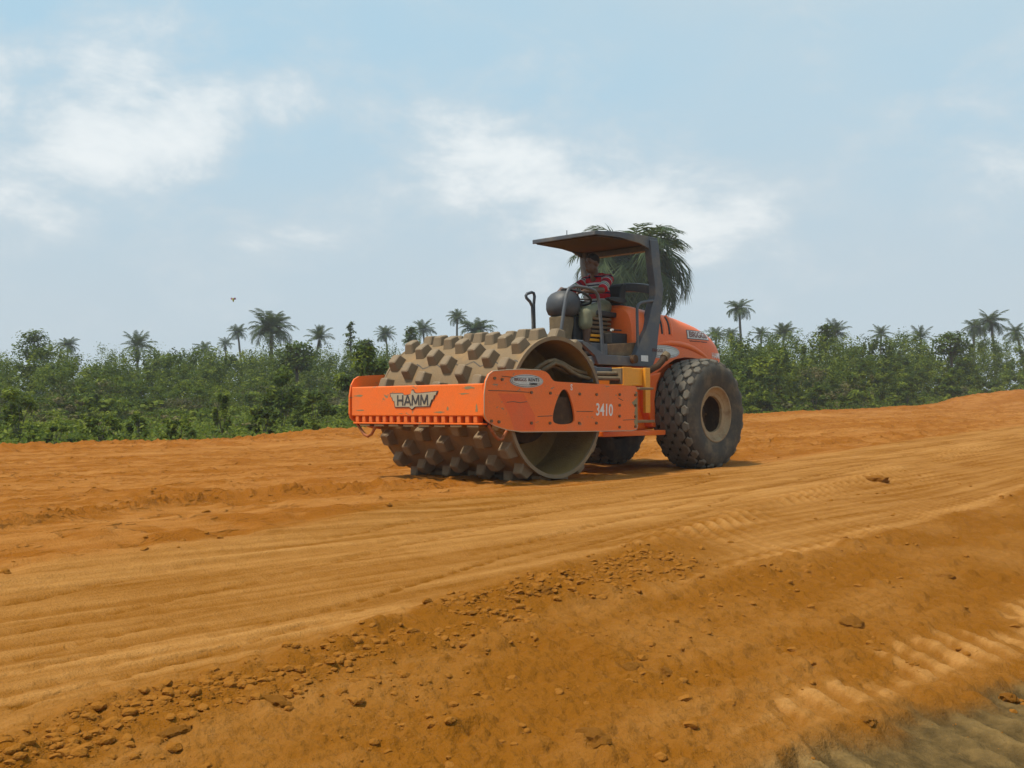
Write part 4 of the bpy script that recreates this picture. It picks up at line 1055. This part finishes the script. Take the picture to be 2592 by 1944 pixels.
# ---- shrubs that stand out one by one: (picture column, distance, width, height, leaf tone, label)
SHR = [(680, 28.5, 1.25, 1.42, .06, 'rounded leafy shrub just left of the orange bumper, beside the berm'),
       (570, 27.3, .95, 1.05, -.04, 'dark leafy shrub second to the left of the orange bumper'),
       (478, 28.5, .75, 1.45, .10, 'thin upright sapling with a tuft of bright leaves, left of two dark shrubs'),
       (385, 25.6, 1.05, .80, .12, 'low bright green shrub near the middle of the left berm'),
       (215, 24.6, 1.25, .95, .06, 'wide bright green shrub above the left stretch of the berm'),
       (300, 26.8, .85, .95, .02, 'small green shrub between two bright ones behind the left berm'),
       (120, 23.8, .9, .62, -.02, 'low dark shrub close to the berm near the left picture edge'),
       (40, 25.0, 1.35, 1.55, .02, 'tall green shrub at the left picture edge'),
       (610, 33.0, 1.9, 2.3, -.06, 'broad dark bush behind the shrubs left of the drum'),
       (790, 33.0, 2.2, 3.0, .0, 'tall bush rising behind the far left end of the studded drum'),
       (1640, 45.5, 1.5, 1.25, .05, 'low pale shrub right behind the rear tyre'),
       (1760, 49.0, 1.8, 1.7, .0, 'rounded shrub right of the rear tyre beside the berm'),
       (1960, 57.0, 2.0, 1.55, .08, 'bright leafy shrub at the foot of the right thicket'),
       (2130, 65.5, 2.2, 1.5, .10, 'yellow-green shrub near the right picture edge above the berm')]
for q, (px, d, w, h, sh_, lab) in enumerate(SHR):
    x = col_at(px, d); root = empty('shrub', (x, d, gz(x, d) - .03), q * 1.1)
    tag(root, lab, 'shrub', 'single shrubs behind the berm')
    put('foliage', make_bush_mesh('foliage', int(900 + 260 * w * h), w, h, .105 if d < 30 else .15, 100 + q, 16, 'leaf', sh_), None, root)
    stem_mesh(h * .8, 200 + q, 5, .014).build('stem', 'bark', root)

# ---- palms
def frond_mesh(name, seed, droop, width, n=26):
    """one pinnate leaf of length 1 along +x, arching over"""
    r_ = np.random.default_rng(seed); vv = []; ff = []; tone = []
    def rach(f):
        a = f * droop
        return np.array([math.sin(min(a, 3.0) ) / max(droop, .01) if droop > .01 else f, 0, 0]) if False else None
    pts = []; p = np.array([0., 0., 0.]); ang = 0.55
    for i in range(n + 1):
        pts.append((p.copy(), ang)); p = p + np.array([math.cos(ang), 0, math.sin(ang)]) / n; ang -= droop / n * (1.6 * i / n + .25)
    for i in range(n):                    # midrib
        (a, g0), (b, g1) = pts[i], pts[i + 1]; t0 = .012 * (1 - i / n) + .003; t1 = .012 * (1 - (i + 1) / n) + .003
        o = len(vv); vv += [a + [0, -t0, 0], a + [0, t0, 0], b + [0, t1, 0], b + [0, -t1, 0]]; ff.append((o, o + 1, o + 2, o + 3)); tone.append(.9)
    for i in range(3, n + 1):
        (a, g), f = pts[i], i / n
        ln = width * (.45 + .9 * math.sin(math.pi * min(1, f * .93 + .05)) ** .7) * .5
        for sgn in (1, -1):
            sw_ = .55 + .5 * f; jt = r_.normal() * .08
            fx = np.array([math.cos(g), 0, math.sin(g)]); up = np.array([-math.sin(g), 0, math.cos(g)])
            dr = fx * math.sin(sw_ * .75 + jt) + np.array([0, sgn, 0]) * math.cos(sw_ * .75 + jt) + up * (.30 + r_.normal() * .12) - np.array([0, 0, .45 + .25 * r_.uniform()])
            dr /= np.linalg.norm(dr)
            e = a + dr * ln; e2 = e - np.array([0, 0, .10 * ln]); hw = fx * .0155
            m_ = a + dr * ln * .55
            o = len(vv); vv += [a - hw, a + hw, m_ + hw * 1.0, m_ - hw * 1.0, e2]
            ff += [(o, o + 1, o + 2, o + 3)]; tone.append(np.clip(.45 + .2 * r_.normal(), 0, 1))
            o2 = len(vv); vv += [m_ - hw, m_ + hw, e2 + hw * .2, e2 - hw * .2]; ff.append((o2, o2 + 1, o2 + 2, o2 + 3)); tone.append(tone[-1])
    return mesh_np(name, np.array(vv), np.array(ff), np.array(tone), 'frond')
FR = [frond_mesh('frond', 300 + q, dr, wd) for q, (dr, wd) in enumerate(((.7, .40), (1.15, .42), (1.6, .44), (2.1, .5)))]
def palm(px, py, w, d, lab, nf=20, lift=0.0, lean=0.0, seed=0, top=None, droopy=0):
    """crown centre seen at (px,py), crown width w (picture units), distance d"""
    r_ = np.random.default_rng(seed + 500)
    if nf < 40: nf = int(nf * r_.uniform(1.0, 1.7)); lean = lean + r_.normal() * .5; lift = lift + r_.normal() * .12
    sq_ = r_.uniform(.8, 1.1)
    x = col_at(px, d); zc = row_z(py, d); Lf = w * 1.1718 / 2650 * d * .5 * 1.18; zg = gz(x, d)
    root = empty('palm_tree', (x, d, zg - .1)); tag(root, lab, 'palm tree', 'palm trees on the skyline')
    hgt = zc - zg + .1; tr = max(.12, Lf * .06)
    b = MB(); pth = []; rads = []
    for q in range(15):
        f = q / 14; pth.append((lean * (f ** 2 - 1) + .01 * r_.normal(), 0, hgt * f)); rads.append(tr * (1.35 - .5 * f) * (1 + .08 * (q % 2)))
    b.tube(pth, rads, 10); b.build('trunk', 'bark', root)
    for q in range(nf):
        ring = q / nf; az = q * 2.39996 + r_.normal() * .15
        el_ = 1.25 - 1.55 * ring ** .9 + lift + r_.normal() * .10
        fm = FR[min(3, int(ring * 2.99) + droopy)]
        o = put('frond', fm, None, root, loc=(0, 0, hgt - .02 * Lf * ring), rot=(r_.normal() * .15, -(el_ - .55), az))
        k = Lf * r_.uniform(.85, 1.08) * (.82 if ring < .15 else 1); o.scale = (k, k, k * sq_)
    for q in range(int(r_.integers(0, 5)) if nf < 60 else 6):       # dead fronds hanging down
        o = put('frond', FR[3], None, root, loc=(0, 0, hgt - .06 * Lf), rot=(0, 1.75 + r_.normal() * .15, r_.uniform(0, 6.28))); k = Lf * r_.uniform(.55, .8); o.scale = (k, k, k)
    # old leaf bases and fruit below the crown
    b = MB()
    for q in range(7):
        az = q * 2.4; a0 = (tr * .8 * math.cos(az), tr * .8 * math.sin(az), hgt - Lf * (.10 + .015 * q)); 
        b.tube([a0, (a0[0] * 2.2, a0[1] * 2.2, a0[2] + Lf * .10)], [tr * .32, tr * .12], 5)
    b.build('leaf_base', 'bark', root)
    return root
PALMS = [
 (1368, 566, 264, 62, 'large palm with drooping fronds right behind the canopy frame', 100, -.05, 0, 2),
 (146, 738, 46, 120, 'small round palm second from the left end of the skyline', 20, 0, 0, 0),
 (296, 742, 74, 105, 'spiky young palm alone in the left part of the skyline', 18, .35, 0, 0),
 (440, 745, 44, 135, 'small distant palm left of a pair on the left skyline', 18, 0, 0, 0),
 (486, 738, 38, 150, 'small distant palm just left of the slim tall palm', 18, 0, 0, 0),
 (513, 712, 42, 125, 'slim palm standing left of the big arching palm', 20, 0, 0, 0),
 (585, 712, 106, 95, 'big arching palm on the left skyline', 34, .25, 0, 1),
 (690, 728, 64, 105, 'upright feathery palm right of the big arching one', 16, .45, 0, 0),
 (832, 718, 46, 130, 'pale palm on a short trunk above the left end of the drum', 20, 0, 0, 0),
 (885, 732, 36, 140, 'small palm tucked left of a taller one above the drum', 18, .1, 0, 0),
 (914, 708, 54, 130, 'palm with spread fronds above the middle of the drum', 20, .2, 0, 0),
 (988, 682, 42, 120, 'tall slim palm rising above the drum', 22, 0, .4, 0),
 (1030, 712, 84, 100, 'bushy wide palm right of the tall slim one above the drum', 34, .15, 0, 1),
 (1548, 722, 46, 110, 'palm half hidden behind the rear of the hood', 22, 0, 0, 0),
 (1579, 722, 42, 125, 'pale palm left of the tallest lone palm', 22, -.1, 0, 0),
 (1598, 664, 62, 105, 'tallest lone palm on a thin trunk right of the roller', 20, 0, .5, 0),
 (1646, 722, 46, 120, 'small palm just right of the tallest lone palm', 20, .1, 0, 0),
 (1694, 722, 56, 115, 'dark palm second to the right of the tallest lone palm', 24, .15, 0, 0),
 (1806, 722, 66, 110, 'flat palm in the middle of the right skyline', 22, .25, 0, 0),
 (1905, 722, 48, 125, 'single small palm right of the flat one', 20, .15, 0, 0),
 (1990, 730, 58, 100, 'low feathery palm leaning out of the right thicket', 14, .4, 0, 0),
 (2108, 706, 56, 105, 'left palm of the cluster near the right edge', 22, .1, .3, 0),
 (2142, 694, 74, 100, 'tallest palm of the cluster near the right edge', 28, .1, -.2, 0),
 (2196, 718, 56, 108, 'palm at the right picture edge', 22, .05, 0, 0)]
for q, (px, py, w, d, lab, nf, lift, lean, dp) in enumerate(PALMS): palm(px, py + (3 if w < 200 else 0), w * (.98 if w < 200 else 1), d, lab, nf, lift, lean, q, None, dp)

# ---- broadleaf trees on the skyline
def tree(px, py_top, py_bot, w, d, lab, seed, layered=False, n=1500):
    r_ = np.random.default_rng(seed); x = col_at(px, d); zg = gz(x, d); zt = row_z(py_top, d); zb = row_z(py_bot, d)
    W = w * 1.1718 / 2650 * d
    root = empty('broadleaf_tree', (x, d, zg - .1)); tag(root, lab, 'tree', 'broadleaf trees on the skyline')
    H_ = zt - zg; b = MB(); b.tube([(0, 0, 0), (.05, 0, H_ * .45), (0, .03, H_ * .8), (.02, 0, H_ * .97)], [.16, .11, .06, .02], 8)
    PP = []; NN = []; TT = []
    nl = 9 if layered else 14
    for q in range(nl):
        f = q / (nl - 1); zc = (zb - zg) + (zt - zb) * (f * .92 + .02)
        if layered: rad = W * .5 * (1 - .62 * f); a = q * 2.4; c = np.array([rad * .55 * math.cos(a), rad * .55 * math.sin(a), zc]); ext = np.array([rad * .8, rad * .8, .12])
        else:
            rad = W * .5 * math.sin(math.pi * (.18 + .72 * f)) ; a = q * 2.4; c = np.array([rad * .6 * math.cos(a), rad * .6 * math.sin(a), zc]); ext = np.array([W * .26, W * .26, (zt - zb) * .13])
        b.tube([(0, 0, max(.2, zc - .5)), tuple(c)], [.035, .012], 5)
        m_ = n // nl; dd = r_.normal(size=(m_, 3)) * .55
        PP.append(c + dd * ext); NN.append(dd * .4 + np.array([0, 0, 1]) + r_.normal(size=(m_, 3)) * .4); TT.append(np.clip(.38 + .15 * r_.normal(size=m_) + .1 * r_.normal(), 0, 1))
    b.build('trunk', 'bark', root)
    P = np.vstack(PP); V_, F_ = leaf_quads(P, np.vstack(NN), r_.uniform(.6, 1.3, len(P)) * (.26 if not layered else .2), .5, r_)
    put('crown', mesh_np('crown', V_, F_, np.concatenate(TT), 'leaf'), None, root)
tree(72, 708, 770, 74, 75, 'leafy tree standing highest at the left end of the skyline', 601)
tree(757, 690, 745, 28, 80, 'slim sparse tree with tiered branches on the left skyline', 602, True, 700)
tree(888, 702, 745, 30, 85, 'small light tree beside the palms above the drum', 603, False, 700)
tree(1785, 700, 750, 40, 70, 'bushy treetop left of the flat palm on the right skyline', 604, False, 800)
tree(2055, 720, 765, 90, 70, 'wide dark treetop left of the palm cluster near the right edge', 605)
tree(790, 730, 775, 45, 70, 'round treetop just left of the pale palm above the drum', 606)
tree(640, 735, 790, 90, 60, 'broad dark treetop below the big arching palm', 607)

# ================================================================== LOOSE CLODS
def clod_mesh(seed, sub=2):
    import bmesh
    bm = bmesh.new(); bmesh.ops.create_icosphere(bm, subdivisions=max(1, sub), radius=1.0)
    r_ = np.random.default_rng(seed); dirs = r_.normal(size=(14, 3)); dirs /= np.linalg.norm(dirs, axis=1, keepdims=True); off = r_.uniform(.55, .95, 14)
    for v in bm.verts:
        p = np.array(v.co)
        for d_, o_ in zip(dirs, off):
            q = p @ d_
            if q > o_: p = p - d_ * (q - o_) * .85
        p = p * (1 + (.05 if sub < 3 else .24 * float(perlin(p[0] * 2.5 + seed, p[1] * 2.5 + p[2] * 3.1, 5)) + .12 * float(perlin(p[0] * 7 + seed, p[1] * 7 + p[2] * 8, 6))) * (r_.normal() if sub < 3 else 1)); v.co = p * np.array([1.15, .9, .62])
    me = bpy.data.meshes.new('dirt_clod'); bm.to_mesh(me); bm.free(); me.materials.append(M['clod'])
    me.polygons.foreach_set('use_smooth', np.zeros(len(me.polygons), dtype=bool)); me.update(); return me
CLODS = [(6.28, 4.96, .085, 'large dark clod in the loose windrow at the lower left'), (5.50, 5.98, .105, 'large square clod at the bottom of the picture, right of the middle'),
         (-4.13, 2.81, .17, 'broken slab of soil lying alone on the smooth lane behind the rear tyre'), (4.62, 5.50, .075, 'pale cracked clod in the loose soil below the smooth lane'),
         (4.50, 5.62, .05, 'small pale clod right beside the cracked one'), (2.75, 5.75, .085, 'rounded clod standing alone in the loose soil at the lower right'),
         (4.25, 6.52, .075, 'clod at the edge of the grey mud in the lower right corner'), (3.15, 6.75, .07, 'orange clod lying on the grey mud near the right edge'),
         (6.75, 5.02, .075, 'clod at the left end of the windrow near the bottom edge'), (0.9, 5.6, .08, 'pale flat clod near the right edge of the loose soil'),
         (3.9, 4.35, .075, 'clod on the ridge beside the smooth lane in the middle foreground')]
cms = [clod_mesh(700 + q, 3) for q in range(6)]
for q, (s, t, sz, lab) in enumerate(CLODS):
    x, y = st2w(s, t); o = put('dirt_clod', cms[q % 6], None, None, 0, (x, y, gz(x, y) - sz * .08), (.15 * q % .4, .1, q * 1.3)); sz *= .85; o.scale = (sz, sz, sz)
    tag(o, lab, 'clod', 'single large clods of soil')
# small crumbs, uncountable
r_ = np.random.default_rng(77); base = [clod_mesh(800 + q, 2 if q < 2 else 1) for q in range(6)]
bv = []; bf = []
for me in base:
    a = np.zeros(len(me.vertices) * 3, np.float32); me.vertices.foreach_get('co', a); bv.append(a.reshape(-1, 3))
    bf.append(np.array([tuple(p.vertices) for p in me.polygons])); bpy.data.meshes.remove(me)
n = 15000; ss = np.where(r_.uniform(size=n) < .55, r_.uniform(1.5, 8, n), r_.uniform(-6, 8, n)); tt = np.where(r_.uniform(size=n) < .5, r_.uniform(-6, 9, n), eAf(ss) + np.abs(r_.normal(size=n)) * .9)
lane = (tt > e1f(ss) + .1) & (tt < eAf(ss) - .1)
lane |= (tt > e1f(ss)) & (tt < eBf(ss)) & (ss < 2.2) & (r_.uniform(size=n) < .9)
keep = (~lane | (r_.uniform(size=n) < .03)) & ((tt > e1f(ss)) | (r_.uniform(size=n) < .55)) & ~((np.abs(tt) < 1.3) & (ss > -4.2) & (ss < 1.2)); ss, tt = ss[keep], tt[keep]
cl_ = sig(perlin(ss * 1.6, tt * 2.4, 110) * 9 + .2) > r_.uniform(size=len(ss)) * .9; ss, tt = ss[cl_], tt[cl_]
es = r_.uniform(2.0, 8.0, 3200); et = eAf(es) + (eBf(es) - eAf(es)) * r_.beta(1.4, 1.8, 3200); ek = sig(perlin(es * 1.3, et * 2.0, 111) * 9 + .3) > r_.uniform(size=3200)
n0 = len(ss); ss = np.concatenate([ss, es[ek]]); tt = np.concatenate([tt, et[ek]])
xx, yy = st2w(ss, tt); zz = ground(ss, tt)[0]
VV = []; FF = []; o = 0
for q in range(len(ss)):
    sz = .004 + .030 * r_.uniform() ** (9 if q < n0 else 5); k = (q % 2) if sz > .016 else 2 + q % 4; a = r_.uniform(0, 6.28)
    R_ = np.array([[math.cos(a), -math.sin(a), 0], [math.sin(a), math.cos(a), 0], [0, 0, 1]])
    VV.append(bv[k] @ R_.T * sz + [xx[q], yy[q], zz[q] + sz * .05]); FF.append(bf[k] + o); o += len(bv[k])
cr = put('soil_crumbs', mesh_np('soil_crumbs', np.vstack(VV), np.vstack(FF), None, 'clod'), None)
tag(cr, 'small crumbs of orange soil strewn over the loose ground', 'soil', kind='stuff')

# ================================================================== INSECT
ix, iy, iz = col_at(503, 3.2), 3.2, row_z(644, 3.2)
bug = empty('flying_insect', (ix, iy, iz)); tag(bug, 'tiny coloured insect hovering in the sky left of the roller', 'insect')
M['bug'] = paint('insect_body', (.42, .40, .05), .4, (.25, .3, .05), .5, 200); M['wing'] = paint('insect_wing', (.45, .22, .35), .4, (.5, .45, .10), .7, 150)
MB().tube([(.001, 0, -.0075), (.0005, 0, -.004), (0, 0, 0), (0, 0, .0035), (0, 0, .0055)], [.0008, .0022, .0026, .0018, .0010], 8).build('body', 'bug', bug)
for sgn in (1, -1):
    MB().add([(0, 0, .002), (sgn * .004, .001, .0065), (sgn * .0085, .002, .005), (sgn * .0075, .002, 0), (sgn * .003, .001, -.001)], [(0, 1, 2, 3, 4)]).build('wing', 'wing', bug)

# ================================================================== HAZE
hb = MB().box(-640, 640, -640, 640, -2.2, 16)
hm_ = bpy.data.materials.new('haze'); hm_.use_nodes = True; ht = hm_.node_tree; ht.nodes.clear()
pv = N(ht, 'ShaderNodeVolumePrincipled'); pv.inputs['Color'].default_value = (.86, .92, 1.0, 1); pv.inputs['Density'].default_value = .0007
ho = N(ht, 'ShaderNodeOutputMaterial'); LK(ht, pv.outputs[0], ho.inputs['Volume'])
haze = hb.build('haze', hm_); tag(haze, 'pale humid haze over the whole place', 'haze', kind='stuff')
